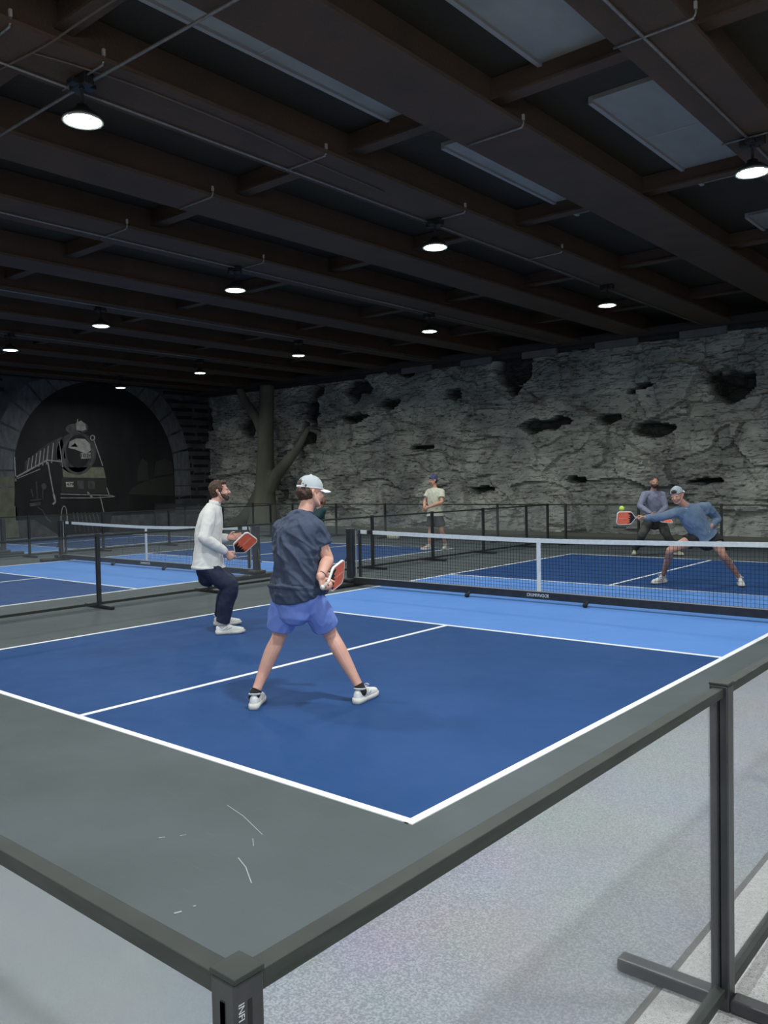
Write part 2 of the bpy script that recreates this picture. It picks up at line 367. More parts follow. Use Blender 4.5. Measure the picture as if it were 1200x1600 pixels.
l.new(t6.outputs['Fac'], r6.inputs[0]); mx6 = n.new('ShaderNodeMix'); mx6.data_type = 'RGBA'; mx6.blend_type = 'MULTIPLY'; mx6.inputs['Factor'].default_value = 1; l.new(mx4.outputs['Result'], mx6.inputs['A']); l.new(r6.outputs[0], mx6.inputs['B']); mx4 = mx6
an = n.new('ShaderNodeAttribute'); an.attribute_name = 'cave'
mx2 = n.new('ShaderNodeMix'); mx2.data_type = 'RGBA'; mx2.blend_type = 'MULTIPLY'; l.new(an.outputs['Fac'], mx2.inputs['Factor']); l.new(mx4.outputs['Result'], mx2.inputs['A']); mx2.inputs['B'].default_value = (.09, .10, .10, 1)  # cave recesses: shade of the pictured rock multiplied into the colour
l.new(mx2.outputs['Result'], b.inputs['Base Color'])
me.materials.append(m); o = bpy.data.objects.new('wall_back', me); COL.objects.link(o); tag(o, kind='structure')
bm = bmesh.new(); box(bm, XL-.3, XR, YB+.75, YB+1.0, 0, 6.2); tag(link('wall_back_core', bm, M['girder']), kind='structure')
bm = bmesh.new(); box(bm, XL, XR, YB-.42, YB-.2, .0, .10); tag(link('baseboard_back', bm, mat('olive_wall_base', (.10, .11, .07), .8)), kind='structure')
bm = bmesh.new(); box(bm, XL-.3, XL, YF, YB+.9, 0, 6.2); tag(link('wall_left', bm, M['girder']), kind='structure')
# ceiling
bm = bmesh.new(); box(bm, XL-.3, XR, YF, YB+1.0, 5.85, 6.3); tag(link('ceiling', bm, M['deck']), kind='structure')
bx = [0.60+2.15*k for k in range(-10, 5)]
BE = {0.60: (.20, .98), 2.75: (2.40, 3.03), -1.55: (-1.82, -1.06), -3.70: (-3.84, -3.12), -5.85: (-5.90, -5.05), -18.75: (-19.45, -18.8)}
for x in bx:
    a, c = BE.get(round(x, 2), (x-.33, x+.33)); bm = bmesh.new()
    box(bm, a, c, YF, YB-.25, 5.40, 5.44); box(bm, (a+c)/2-.2, (a+c)/2+.2, YF, YB-.25, 5.44, 5.84)
    tag(link('ceiling_beam', bm, M['beam']), kind='structure')
for y in (-13.2, -9.5, -5.95, -2.25, 1.6, 5.3, 9.0):
    bm = bmesh.new(); box(bm, XL, XR, y-.05, y+.05, 5.62, 5.84); box(bm, XL, XR, y-.09, y+.09, 5.60, 5.63)
    tag(link('ceiling_cross_beam', bm, M['beam']), kind='structure')
bm = bmesh.new(); box(bm, XL, XR, YB-.95, YB-.65, 5.36, 5.52); tag(link('ceiling_edge_girder', bm, M['girder']), kind='structure')
bm = bmesh.new(); box(bm, XL, XR, YB-.3, YB+.9, 5.30, 5.85); tag(link('trim_1', bm, M['girder']), kind='structure')
M['tab'] = mat('grey_wall_top_panel', (.16, .165, .165), .8, (.12, .125, .125), 4)
for a, c in ((-11.66, -10.47), (-9.3, -8.2), (-7.12, -6.0), (-4.81, -3.6), (-2.47, -1.3), (-.2, .9)):
    bm = bmesh.new(); box(bm, a, c, YB-.62, YB-.52, 5.18, 5.40); tag(link('trim_2', bm, M['tab']), kind='structure')
for a, c, y0, y1 in ((1.38, 2.45, -9.3, -6.1), (1.38, 2.45, -5.7, -2.25), (1.38, 2.45, -1.2, 2.3), (1.38, 2.45, 4.3, 8.6), (3.28, 4.4, -9.3, -6), (3.28, 4.4, -5.2, -1.95), (3.28, 4.4, -.3, 2.7), (-.55, .4, -9.3, -6.1), (-.55, .4, -5.7, -2.35), (-.55, .4, -1.3, 2.3)):
    bm = bmesh.new(); box(bm, a, c, y0, y1, 5.80, 5.849); box(bm, a-.05, a, y0, y1, 5.77, 5.849, 1)
    y = y0+1.4
    while y < y1-.3: box(bm, a+.01, c-.01, y-.012, y+.012, 5.795, 5.80, 1) if random.random() < .6 else None; y += 1.6
    tag(link('ceiling_deck_panel', bm, mats=[M['galv'], M['galv_lip']]), kind='structure')

# ============================================================ LAMPS
_l0 = onz(130, 190, 5.0); L0 = (round(_l0.x, 2), round(_l0.y, 2))
lamp_names = {L0: 'large lit high bay lamp hanging nearest, upper left', (-1.6, -.1): 'lit high bay lamp hanging above the middle of the near court',
 (-1.6, 5.5): 'lit high bay lamp over the far players near the rock wall', (2.7, 0.0): 'lit high bay lamp at the right edge under the red brown beam',
 (-5.65, -.4): 'lit high bay lamp above the bearded man, over the dividing fence', (-5.7, 5.2): 'lit high bay lamp above the standing player in pale T-shirt',
 (-14.2, -.2): 'small lit high bay lamp at the left edge, left of the tunnel mural arch', (-10.05, -.3): 'lit high bay lamp over the second court, left of centre',
 (-10.2, 5.5): 'small lit high bay lamp right of the tree, above the white-capped man', (-19.3, 6.0): 'farthest lit high bay lamp hanging in front of the tunnel arch',
 (-14.6, 5.7): 'small lit high bay lamp just left of the tree branches'}
def lamp(x, y):
    r = empty('high_bay_lamp', (x, y, 5.0)); vis = 'outside' not in lamp_names[(x, y)]; tag(r, lamp_names[(x, y)], 'lamp', 'high bay lamps under the ceiling' if vis else 'high bay lamps outside the picture')
    def lathe(name, prof, m, z0=0):
        bm = bmesh.new(); n = 28; rings = []
        for rr, z in [(a_*.9, b_) for a_, b_ in prof]: rings.append([bm.verts.new((max(rr, .0005)*math.cos(2*PI*k/n), max(rr, .0005)*math.sin(2*PI*k/n), z)) for k in range(n)])
        for i in range(len(rings)-1):
            for k in range(n): bm.faces.new((rings[i][k], rings[i][(k+1) % n], rings[i+1][(k+1) % n], rings[i+1][k]))
        bm.faces.new(rings[0]); bm.faces.new(rings[-1])
        bmesh.ops.recalc_face_normals(bm, faces=bm.faces[:])
        return link(name, bm, m, r, True)
    lathe('housing', [(.165, .012), (.185, .02), (.175, .045), (.12, .085), (.07, .10), (.06, .14), (.045, .145)], M['housing'])
    lathe('lens', [(.155, .011), (.158, .0), (.150, -.008), (.08, -.014), (.01, -.015)], M['glow'])
    lathe('rim', [(.185, .02), (.20, .012), (.205, -.004), (.198, -.006), (.186, .0), (.178, .012)], M['lamp_rim'])
    lathe('stem', [(.018, .14), (.018, .30), (.03, .30), (.03, .33)], M['housing'])
    bm = bmesh.new(); box(bm, -.13, .13, -.05, .05, .30, .398, bev=.006); box(bm, -.05, .05, -.12, .12, .305, .35, bev=.006)
    link('junction_box', bm, M['housing'], r)
    a = area('lamp_light', (x, y, 4.975), .30, LAMP_W*(1.75 if (x > 2 and y < -3) else .95 if y < -3 else 1.0), LAMP_C, None, math.radians(172)); a.rotation_euler = (0, 0, 0)
for k in lamp_names: lamp(*k)
for k in ((2.7, 5.6), (2.7, -5.6), (7.0, 0.0), (7.0, -5.7), (2.7, -11.3), (-1.6, -11.3), (-5.7, -5.7), (-5.7, -11.3), (-9.9, -5.8), (7, -11.3), (-14.2, -5.8), (-9.9, -11.3)):
    nm = 'high bay lamp outside the picture'; lamp_names[k] = nm
    lamp(*k)

# ============================================================ CONDUITS AND CLAMPS
def pipe(name, pts, r, m, label, cat, group=None, parent=None, n=8, sub=1):
    bm = bmesh.new(); sweep(bm, pts, r, n=n, sub=sub, flat_a=True, flat_b=True); o = link(name, bm, m, parent, True)
    if label: tag(o, label, cat, group)
    return o
for x, lb in ((2.66, 'right-hand galvanised conduit running under the red brown beam to the edge lamp'), (-1.70, 'long galvanised conduit running from the nearest lamp along its beam'),
          (-5.60, 'thin galvanised conduit running along the ceiling through the lamp above the bearded man'), (-9.9, 'far thin conduit serving the lamps over the second court'), (-14.2, 'farthest thin conduit serving the lamps near the tunnel mural')):
    pipe('conduit', [(x, YF+1, 5.378), (x, YB-1, 5.378)], .012 if x < 0 else .015, M['conduit'], lb, 'conduit', 'ceiling conduits')
pipe('conduit', [(-9, -5.62, 5.375), (-1.72, -5.62, 5.35), (.48, -5.55, 5.36), (4.2, -5.5, 5.36)], .014, M['conduit'], 'galvanised conduit crossing the ceiling diagonally over the nearest lamp', 'conduit', 'ceiling conduits')
a = [onz(*p, 5.385) for p in ((-60, 140), (0, 108), (70, 72), (120, 38), (178, 0), (230, -32))]
pipe('cable', a, .009, M['cable'], 'thin brown cable crossing the top left corner of the ceiling', 'cable', 'ceiling cables', sub=3)
a = [onz(*p, 5.385) for p in ((48, 82), (110, 100), (200, 130), (330, 181), (420, 220), (500, 258), (600, 300))]
pipe('cable', a, .008, M['cable'], 'thin brown cable running along the beam right of the nearest lamp', 'cable', 'ceiling cables', sub=3)
first = None
cl = [('beam clamp on the beam right of the nearest lamp', -1.45, -2.87), ('beam clamp with upturned end on the right-hand beam', 2.72, -2.87),
      ('beam clamp just above the middle lamp', -1.45, -.1), ('beam clamp on the wide middle beam', .6, -2.0), ('beam clamp above the nearest lamp', -1.45, -5.67), ('beam clamp left of the nearest lamp, at the edge', -1.45, -6.5),
      ('beam clamp on the second beam at left', -3.45, -2.9), ('beam clamp on the third beam, left of the far lamp', -5.4, -2.9), ('beam clamp over the lamp above the bearded man', -5.4, -.3),
      ('beam clamp beyond the middle lamp', -1.45, 2.7), ('beam clamp at the right-edge lamp', 2.72, -.05)]
for lb, x, y in cl:
    if first is None:
        r = empty('beam_clamp', (x, y, 5.36))
        bm = bmesh.new(); sweep(bm, [(-.33, 0, .018), (.30, 0, .018), (.36, 0, .028), (.38, 0, .06), (.38, 0, .10)], .010, n=8, sub=3, flat_a=True, flat_b=True); link('rod', bm, M['conduit'], r, True)
        bm = bmesh.new(); box(bm, .368, .392, -.012, .012, .09, .15); link('bracket', bm, M['galv_lip'], r); first = r
        c = r
    else:
        c = first.copy(); COL.objects.link(c); c.location = (x, y, 5.36)
        for ch in first.children: d = ch.copy(); COL.objects.link(d); d.parent = c
    tag(c, lb, 'clamp', 'beam clamps on the ceiling')
# ============================================================ TUNNEL MURAL (a flat print on the left wall)
def mp2(px, py):
    p = onx(px, py, XL); return (p.y, p.z)
MO, MX, MY, MN = V((XL, 0, 0)), V((0, 1, 0)), V((0, 0, 1)), V((1, 0, 0))
mural = empty('tunnel_mural', (XL, 7, 0)); tag(mural, 'large wall print of a steam locomotive in a stone tunnel arch', 'mural')
def mpart(name, polys, m, lvl, th=.004, pxs=True, mats=None, parent=None, label=None):
    bm = bmesh.new()
    for q in polys:
        mi = 0
        if isinstance(q, tuple): q, mi = q
        P = [mp2(*p) for p in q] if pxs else q
        slab(bm, P, MO, MX, MY, MN, .002, .002+.003*lvl+th, mi)
    bmesh.ops.translate(bm, verts=bm.verts[:], vec=(-XL, -7, 0))
    o = link(name, bm, m, parent or mural, mats=mats)
    if label: o['label'] = label
    return o
def stroke(pts, w):
    """polyline in pixels -> list of quads"""
    out = []
    for (x0, y0), (x1, y1) in zip(pts, pts[1:]):
        d = math.hypot(x1-x0, y1-y0) or 1; nx_, ny_ = -(y1-y0)/d*w/2, (x1-x0)/d*w/2
        out.append([(x0+nx_, y0+ny_), (x1+nx_, y1+ny_), (x1-nx_, y1-ny_), (x0-nx_, y0-ny_)])
    return out
def oval(cx, cy, rx, ry, n=28, a0=0, a1=2*PI): return [(cx+rx*math.cos(a0+(a1-a0)*k/n), cy+ry*math.sin(a0+(a1-a0)*k/n)) for k in range(n if a1-a0 > 6.2 else n+1)]
def ringq(cx, cy, rx, ry, w, n=28, a0=0, a1=2*PI):
    o = []
    for k in range(n):
        u, v = a0+(a1-a0)*k/n, a0+(a1-a0)*(k+1)/n
        o.append([(cx+rx*math.cos(u), cy+ry*math.sin(u)), (cx+rx*math.cos(v), cy+ry*math.sin(v)), (cx+(rx-w)*math.cos(v), cy+(ry-w)*math.sin(v)), (cx+(rx-w)*math.cos(u), cy+(ry-w)*math.sin(u))])
    return o
K = dict(dk=mat('print_black', (.004, .005, .005), .8, (.012, .014, .015), 1.5, stretch=(1, 1, .5), detail=8, contrast=(.45, .75)), stone=mat('print_dark_stone', (.035, .038, .04), .8, (.075, .08, .085), 2.2, detail=8),
 arch=mat('print_arch_stone', (.075, .083, .092), .8, (.13, .14, .15), 2.5, detail=8, stretch=(1, 3, 1)), low=mat('print_pale_stone', (.10, .11, .075), .8, (.16, .165, .12), 3, detail=8),
 grey=mat('print_mid_grey', (.075, .08, .078), .8, (.035, .038, .038), 4, detail=6), lite=mat('print_light_grey', (.30, .31, .28), .8, (.20, .205, .195), 6), cream=mat('print_dull_cream', (.16, .165, .115), .8, (.12, .125, .09), 5),
 band=mat('print_dark_band', (.022, .024, .020), .8), pale=mat('print_pale', (.36, .37, .30), .8), steel=mat('print_boiler', (.05, .055, .055), .8, (.014, .016, .016), 2.5, detail=6, stretch=(1, 3, .3)))
mpart('print_sheet', [[(XL*0+(-8), .02), (12.05, .02), (12.05, 5.5), (-8, 5.5)]], K['stone'], 0, pxs=False)
# rough stone courses: dark joints in perspective-free rows
js = []
for row in range(17):
    z = .5+row*.32
    y = 9.75+random.random()*.3
    while y < 11.9:
        w = .5+random.random()*.9; js.append([(y, z), (min(y+w, 12.0), z+random.uniform(-.02, .02)), (min(y+w, 12.0), z+.09+random.random()*.08), (y, z+.07+random.random()*.09)]); y += w+random.random()*.12
    y = -7.9
    while y < 2.6:
        w = .5+random.random()*1.0; js.append([(y, z), (y+w, z+random.uniform(-.02, .02)), (y+w, z+.07+random.random()*.1), (y, z+.06+random.random()*.09)]); y += w+random.random()*.15
mpart('stone_joints', js, K['dk'], 1, pxs=False)
# arch: springing line and round head, in wall metres
yl_, zl_ = mp2(22, 740); yr_, zr_ = mp2(272, 740); yc = (yl_+yr_)/2; R1 = (yr_-yl_)/2; yt, zt = mp2(150, 597); zc = zt-R1
vous = []
N = 15
for k in range(N):
    u, v = PI*k/N+.012, PI*(k+1)/N-.012; R2_ = R1+.78
    vous.append([(yc+R1*math.cos(u), zc+R1*math.sin(u)), (yc+R1*math.cos(v), zc+R1*math.sin(v)), (yc+R2_*math.cos(v), min(5.5, zc+R2_*math.sin(v))), (yc+R2_*math.cos(u), min(5.5, zc+R2_*math.sin(u)))])
for s in (-1, 1):
    z = zc
    while z > 1.4: vous.append([(yc+s*R1, z-.02), (yc+s*(R1+.78), z-.02), (yc+s*(R1+.78), max(1.3, z-.6)), (yc+s*R1, max(1.3, z-.6))]); z -= .62
mpart('arch_stones', vous, K['arch'], 2, pxs=False)
mpart('arch_base', [[(yc-R1-1.7, .02), (yc-R1+.1, .02), (yc-R1, 1.72), (yc-R1-1.7, 1.72)], [(yc-R1-3.6, .02), (yc-R1-1.72, .02), (yc-R1-1.72, 1.7), (yc-R1-3.6, 1.7)],
   [(yc-R1-3.6, 1.76), (yc-R1+.02, 1.76), (yc-R1+.02, 2.1), (yc-R1-3.6, 2.0)]], K['low'], 3, pxs=False)
mpart('tunnel_mouth', [[(yc+R1*math.cos(PI*k/30), zc+R1*math.sin(PI*k/30)) for k in range(31)]+[(yc-R1, .6), (yc+R1, .6)]], K['dk'], 3, pxs=False)
mpart('track_bed', [[(40, 850), (275, 850), (275, 802), (200, 798), (160, 806), (30, 830)]], K['grey'], 3)
mpart('inner_wall_light', [[(200, 772), (206, 762), (214, 758), (228, 752), (240, 748), (256, 745), (271, 742), (271, 775)], [(214, 752), (216, 728), (222, 716), (230, 722), (232, 750)], [(240, 744), (243, 722), (256, 716), (268, 722), (270, 740)]], K['band'], 4)
loco = mpart('locomotive', [[(100, 842), (22, 790), (24, 744), (70, 718), (95, 716), (100, 668), (118, 656), (136, 664), (148, 690), (160, 728), (166, 768), (180, 776), (168, 842)]], K['dk'], 5, label='black locomotive seen from the front and side')
mpart('boiler', [[(36, 738), (38, 722), (72, 694), (96, 682), (102, 716), (74, 720)]], K['steel'], 6, parent=loco)
mpart('boiler_bands', sum([stroke([(x, 735-(x-38)*.27), (x+3, 718-(x-38)*.62)], 1.6) for x in (42, 48, 54, 60, 66, 72, 80)], []), K['lite'], 7, parent=loco)
mpart('smokebox', [oval(119, 708, 31, 33)], K['steel'], 6, parent=loco)
mpart('smokebox_ring', ringq(121, 711, 26, 31, 4), K['grey'], 7, parent=loco)
mpart('smokebox_door', [oval(122, 705, 19, 26)], K['dk'], 8, parent=loco)
mpart('door_highlight', [[(106, 700), (108, 690), (118, 685), (132, 686), (140, 694), (141, 704), (134, 709), (126, 706), (116, 702)], [(110, 698), (116, 692), (121, 698)]], K['lite'], 9, parent=loco)
mpart('headlight', [oval(116, 670, 14, 8), oval(128, 668, 9, 8)], K['grey'], 7, parent=loco)
mpart('headlight_lens', [[(118, 661), (126, 657), (133, 663), (134, 671), (127, 674), (119, 672)], *stroke([(120, 660), (121, 655)], 1.6)], K['lite'], 8, parent=loco)
mpart('number_plate', [[(125, 708), (141, 707), (142, 716), (126, 717)]], K['lite'], 10, parent=loco)
mpart('front_apron', [[(97, 730), (161, 730), (165, 747), (98, 746)]], K['cream'], 6, parent=loco)
mpart('buffer_beam', [[(96, 747), (165, 747), (168, 771), (95, 771)]], K['band'], 6, parent=loco)
mpart('marker_boards', [[(120, 751), (130, 751), (130, 764), (121, 764)], [(136, 751), (147, 751), (148, 764), (137, 764)]], K['grey'], 8, parent=loco)
mpart('number_board', [[(102, 753), (114, 753), (114, 761), (103, 761)]], K['pale'], 8, parent=loco)
mpart('running_board', [*stroke([(22, 747), (73, 719)], 2.6), *stroke([(26, 748), (62, 733)], 1.2), *stroke([(73, 719), (95, 721)], 2.0), *stroke([(22, 714), (24, 752)], 2)], K['lite'], 8, parent=loco)
mpart('handrails', [*stroke([(74, 722), (78, 745), (83, 772)], 1.8), *stroke([(83, 772), (86, 784), (82, 788)], 3), *stroke([(146, 688), (160, 728)], 1.3), *stroke([(92, 690), (97, 730)], 1.1),
   *stroke([(94, 772), (172, 774), (179, 776)], 1.3), *stroke([(94, 778), (146, 778), (178, 776)], 1.2), *stroke([(166, 762), (171, 776)], 1.5), *stroke([(136, 769), (144, 778)], 2.5), *stroke([(156, 776), (162, 802)], 1.4)], K['lite'], 9, parent=loco)
mpart('smoke_lifters', ringq(144, 684, 4, 4.5, 1.6), K['lite'], 9, parent=loco)
mpart('valve_gear', [*stroke([(46, 789), (63, 787)], 5), *stroke([(47, 782), (64, 780)], 1.6), *stroke([(58, 792), (66, 798), (72, 810), (80, 816)], 2), oval(68, 760, 4, 5, 12), *stroke([(48, 764), (51, 776)], 2), *stroke([(56, 752), (58, 782)], 1.4), *stroke([(66, 765), (66, 780)], 1.4)], K['grey'], 8, parent=loco)
mpart('coupling_hose', ringq(99.5, 806, 5, 16, 1.4, a0=PI, a1=2*PI, n=14)+stroke([(94.6, 806), (95, 818)], 1.4)+stroke([(104.4, 806), (104, 818)], 1.4), K['lite'], 9, parent=loco)
mpart('pilot_bars', sum([stroke([(114+k*6, 800), (118+k*7, 832)], 1.6) for k in range(7)], []), K['grey'], 8, parent=loco)
def mtext(name, s, px, py, hpx, m, parent):
    y, z = mp2(px, py); h = hpx/ (FPX/ (V((XL, y, z))-CP).dot(CF))
    return text_mesh(name, s, m, h*1.35, .002, axes((.045, y-7, z), (0, 1, 0), (0, 0, 1), (1, 0, 0)), parent, .62*1.9)
mtext('plate_digits', '1026', 133.5, 712, 6.5, K['dk'], loco)
mtext('board_digits', '479', 108.5, 757, 5, K['dk'], loco)

# ============================================================ ARTIFICIAL TREE
tr = empty('tree', (ony(400, 805, 11.2).x, 11.2, 0)); tag(tr, 'bare grey green tree trunk with forked branches against the rock wall corner', 'tree')
def T(px, py, y=11.2): return ony(px, py, y)-V(tr.location)
m = mat('grey_green_bark', (.10, .105, .075), .9, (.17, .175, .13), 1.6, .6, 9, detail=6, stretch=(1, 1, .4), contrast=(.35, .7))
bm = bmesh.new()
b0 = T(410, 838); b0.z = 0
sweep(bm, [b0, T(412, 800), T(414, 760), T(415, 700), T(416, 650), T(417, 612), T(417, 600)], [.60, .50, .38, .31, .28, .27, .27], sub=4, n=20)
sweep(bm, [T(414, 690), T(402, 656), T(385, 630), T(376, 612), T(374, 602)], [.20, .19, .17, .15, .14], sub=4)
sweep(bm, [T(418, 770), T(430, 745), T(448, 722), T(464, 702), T(480, 672)], [.26, .24, .2, .15, .09], sub=4)
e = T(362, 825); e.z = .05
sweep(bm, [T(408, 770), T(396, 795), T(380, 812), e], [.3, .32, .28, .2], sub=4)
for v in bm.verts: v.co.z = min(v.co.z, 5.35); v.co.z = max(v.co.z, 0)
o = link('trunk', bm, m, tr); remesh(o, .045, 3)

# ============================================================ FENCES
HF = 1.02
def fence(name, axis, c, a, b_, posts, label, pane, feet=True, rail_w=.036, post_w=.05, ends=True, group=None, footlen=.34, bevel=0, corner=None):
    """run along axis ('x' or 'y') at fixed coordinate c between a and b_"""
    loc = (c, a, 0) if axis == 'y' else (a, c, 0)
    r = empty(name, loc); tag(r, label, 'fence', group)
    def bx_(bm, s0, s1, t0, t1, z0, z1, bev=0):      # s along, t across
        if axis == 'y': box(bm, t0, t1, s0-a, s1-a, z0, z1, bev=bev)
        else: box(bm, s0-a, s1-a, t0, t1, z0, z1, bev=bev)
    ps = sorted(posts)
    for p in ps:
        bm = bmesh.new(); h = (.025 if p == corner else post_w/2); bx_(bm, p-h, p+h, -h, h, .0, HF, bev=bevel)
        po = link('post', bm, M['black_metal'], r)
        bm = bmesh.new()
        for s in (-1, 1):
            for k in (-1, 1): bx_(bm, p+s*h-.0015 if k > 0 else p+s*h-.0015, p+s*h+.0015, -.004, .004, .05, HF-.03)
        link('slot', bm, M['slot'], po)
        bm = bmesh.new(); bx_(bm, p-h-.001, p+h+.001, -h-.001, h+.001, HF, HF+.008, bev=bevel*.5); link('cap', bm, M['rail'], po)
        if feet:
            bm = bmesh.new(); bx_(bm, p-.03, p+.03, -footlen, -h, .006, .05, bev=.008); bx_(bm, p-.03, p+.03, h, footlen, .006, .05, bev=.008); link('foot', bm, M['black_metal'], po)
    allp = ps
    for p, q in zip(allp, allp[1:]):
        s0, s1 = p+(.025 if p == corner else post_w/2), q-post_w/2
        bm = bmesh.new(); w = rail_w/2; bx_(bm, s0, s1, -w, w, HF-.034, HF-.006, bev=bevel*.5); link('top_rail', bm, M['rail'], r)
        bm = bmesh.new(); bx_(bm, s0, s1, -w, w, .045, .08, bev=bevel*.7); link('bottom_rail', bm, M['rail'], r)
        bm = bmesh.new(); bx_(bm, s0+.002, s1-.002, -.002, .002, .08, HF-.034); link('panel', bm, pane, r)
    return r
FX, FY = 4.70, -9.135
nf = fence('court_fence', 'y', FX, FY, 9, [FY, -7.22, -5.2, -3.2, -1.2, .8, 2.8, 4.8, 6.8], 'near right run of the black framed fence with slotted corner post in the foreground', M['haze_pane'], bevel=.004, group='black framed court fences', rail_w=.034, post_w=.056, corner=FY)
lf = fence('court_fence', 'x', FY, -11.3, FX, [FX-.0-1.93*k for k in range(1, 9)], 'near left run of the black framed fence crossing the lower left corner', M['haze_pane_left'], bevel=.004, group='black framed court fences', rail_w=.034, post_w=.056)
# joining bay of the left run up to the corner post
bm = bmesh.new(); box(bm, FX-1.93+.028+11.3, FX-.0255+11.3, -.017, .017, HF-.034, HF-.006, bev=.002); link('top_rail', bm, M['rail'], lf)
bm = bmesh.new(); box(bm, FX-1.93+.029+11.3, FX-.029+11.3, -.021, .021, .045, .08, bev=.003); link('bottom_rail', bm, M['rail'], lf)
bm = bmesh.new(); box(bm, FX-1.93+.031+11.3, FX-.031+11.3, -.002, .002, .08, HF-.034); link('panel', bm, M['haze_pane_left'], lf)
# slots + lettering on the corner post faces that the camera sees (+x side and -y side)
bm = bmesh.new(); box(bm, .0245, .0256, -.0035, .0035, .05, HF-.028); box(bm, -.0035, .0035, -.0256, -.0245, .05, HF-.028); link('corner_slot', bm, M['slot'], nf)
text_mesh('post_lettering', 'INFI', M['etch'], .0140, .0003, axes((.0252, -.0150, .981), (0, 0, -1), (0, 1, 0), (1, 0, 0)), nf, 1.0)
fence('court_fence', 'y', -4.88, -7.5, 9, [-3.62-1.93*k for k in range(1, 3)]+[-3.62, -1.72, .2, 2.17, 4.08, 6.0, 7.9, 8.95], 'low black framed fence dividing the near court from the second court', M['pane'], group='black framed court fences', rail_w=.03)
fence('court_fence', 'y', -14.1, -12, 9, [-11.8+2*k for k in range(6)]+[.05, 2.04, 4.09, 6.0, 7.9], 'low black framed fence between the second and the farthest court', M['pane'], group='black framed court fences', rail_w=.03)
fence('court_fence', 'x', 9.0, -22, 5, [-21.9, -20, -18.1, -16.2, -14.25, -12.3, -10.3, -8.25, -6.4, -4.4, -2.5, -.6, 1.4, 3.4, 4.75], 'long black framed fence in front of the rock wall', M['pane'], group='black framed court fences', rail_w=.03)

# ============================================================ NETS
def net(x0, x1, label, brand=None, fine=True):
    xc = (x0+x1)/2; r = empty('pickleball_net', (xc, 0, 0)); tag(r, label, 'net', 'wheeled pickleball nets'); w = (x1-x0)/2
    top = lambda x: .862+.05*(abs(x)/w)**1.3
    for s in (-1, 1):
        bm = bmesh.new(); box(bm, s*w-.055, s*w+.055, -.05, .05, .05, .93, bev=.01)
        po = link('post', bm, M['black_metal'], r)
        bm = bmesh.new()
        box(bm, s*w-.09, s*w+.09, -.50, .50, .0065, .075, bev=.02); box(bm, s*w-.10, s*w+.10, -.14, .14, .075, .14, bev=.02); link('foot', bm, M['black_metal'], po)
        bm = bmesh.new(); sx = s*(w-.20)
        box(bm, sx-.022, sx+.022, -.015, .015, .15, .91, bev=.004); link('inner_pole', bm, M['black_metal'], r)
        bm = bmesh.new(); box(bm, s*(w-.13)-.008, s*(w-.13)+.008, -.02, -.012, .2, .90); link('tension_strap', bm, M['galv'], r)
        bm = bmesh.new(); sweep(bm, [(s*w+s*.06, 0, .5), (s*w+s*.10, -.02, .40), (s*w+s*.10, -.03, .34), (s*w+s*.16, -.03, .30)], .012, n=8); link('crank', bm, M['black_metal'], po, True)
    bm = bmesh.new(); box(bm, -w+.05, w-.05, -.04, .04, .05, .155, bev=.008); box(bm, -w+.1, w-.1, -.043, -.02, .150, .158, 1)
    br = link('base_bar', bm, r and M['black_metal'], r, mats=[M['black_metal'], M['galv_lip']])
    bm = bmesh.new(); n = int((w-.2)*2/.046); i = 0
    for k in range(n+1):
        x = -w+.2+(2*w-.4)*k/n; bar(bm, (x, 0, .15), (x, 0, top(x)), .0032)
    for k in range(1, 16):
        z = .155+.0455*k
        pts = [(-w+.2+(2*w-.4)*t/12) for t in range(13)]
        for a_, b_ in zip(pts, pts[1:]):
            za = .155+(top(a_)-.155)*k/15.5; zb = .155+(top(b_)-.155)*k/15.5; bar(bm, (a_, 0, za), (b_, 0, zb), .0032)
    link('netting', bm, M['net'], r)
    bm = bmesh.new(); N = 24
    for k in range(N):
        a_ = -w+.17+(2*w-.34)*k/N; b_ = -w+.17+(2*w-.34)*(k+1)/N
        bar(bm, (a_, 0, top(a_)-.028), (b_, 0, top(b_)-.028), .012, .058)
    link('top_tape', bm, M['tape'], r)
    bm = bmesh.new()
    for s in (-1, 1): box(bm, s*(w-.42)-.06, s*(w-.42)+.06, -.009, .009, .845, .906)
    link('tape_tab', bm, M['rubber'], r)
    bm = bmesh.new(); box(bm, -.028, .028, -.010, .010, .155, .862); link('centre_strap', bm, M['tape'], r)
    for x in (-1.1, .72):
        bm = bmesh.new(); sweep(bm, [(x, -.03, .07), (x+.01, -.09, .045)], .02, n=8, sub=1); lg = link('caster_arm', bm, M['black_metal'], r, True)
        bm = bmesh.new(); sweep(bm, [(x-.018, -.11, .036), (x+.022, -.11, .036)], .030, n=16, sub=1, flat_a=True, flat_b=True); link('wheel', bm, M['rubber'], lg, True)
    if brand: text_mesh('base_lettering', brand, M['white_ink'], .062, .001, axes((.0, -.042, .102), (1, 0, 0), (0, 0, 1), (0, -1, 0)), r, .80)
    return r
net(-3.46, 3.37, 'near pickleball net with white top tape and lettered black base', 'CRUMPAVOOR')
net(-12.49, -5.74, 'pickleball net on the second court behind the bearded man', 'CRUMPAVOOR')
net(-22.1+.2, -15.35, 'farthest pickleball net, its black end post at the left edge')

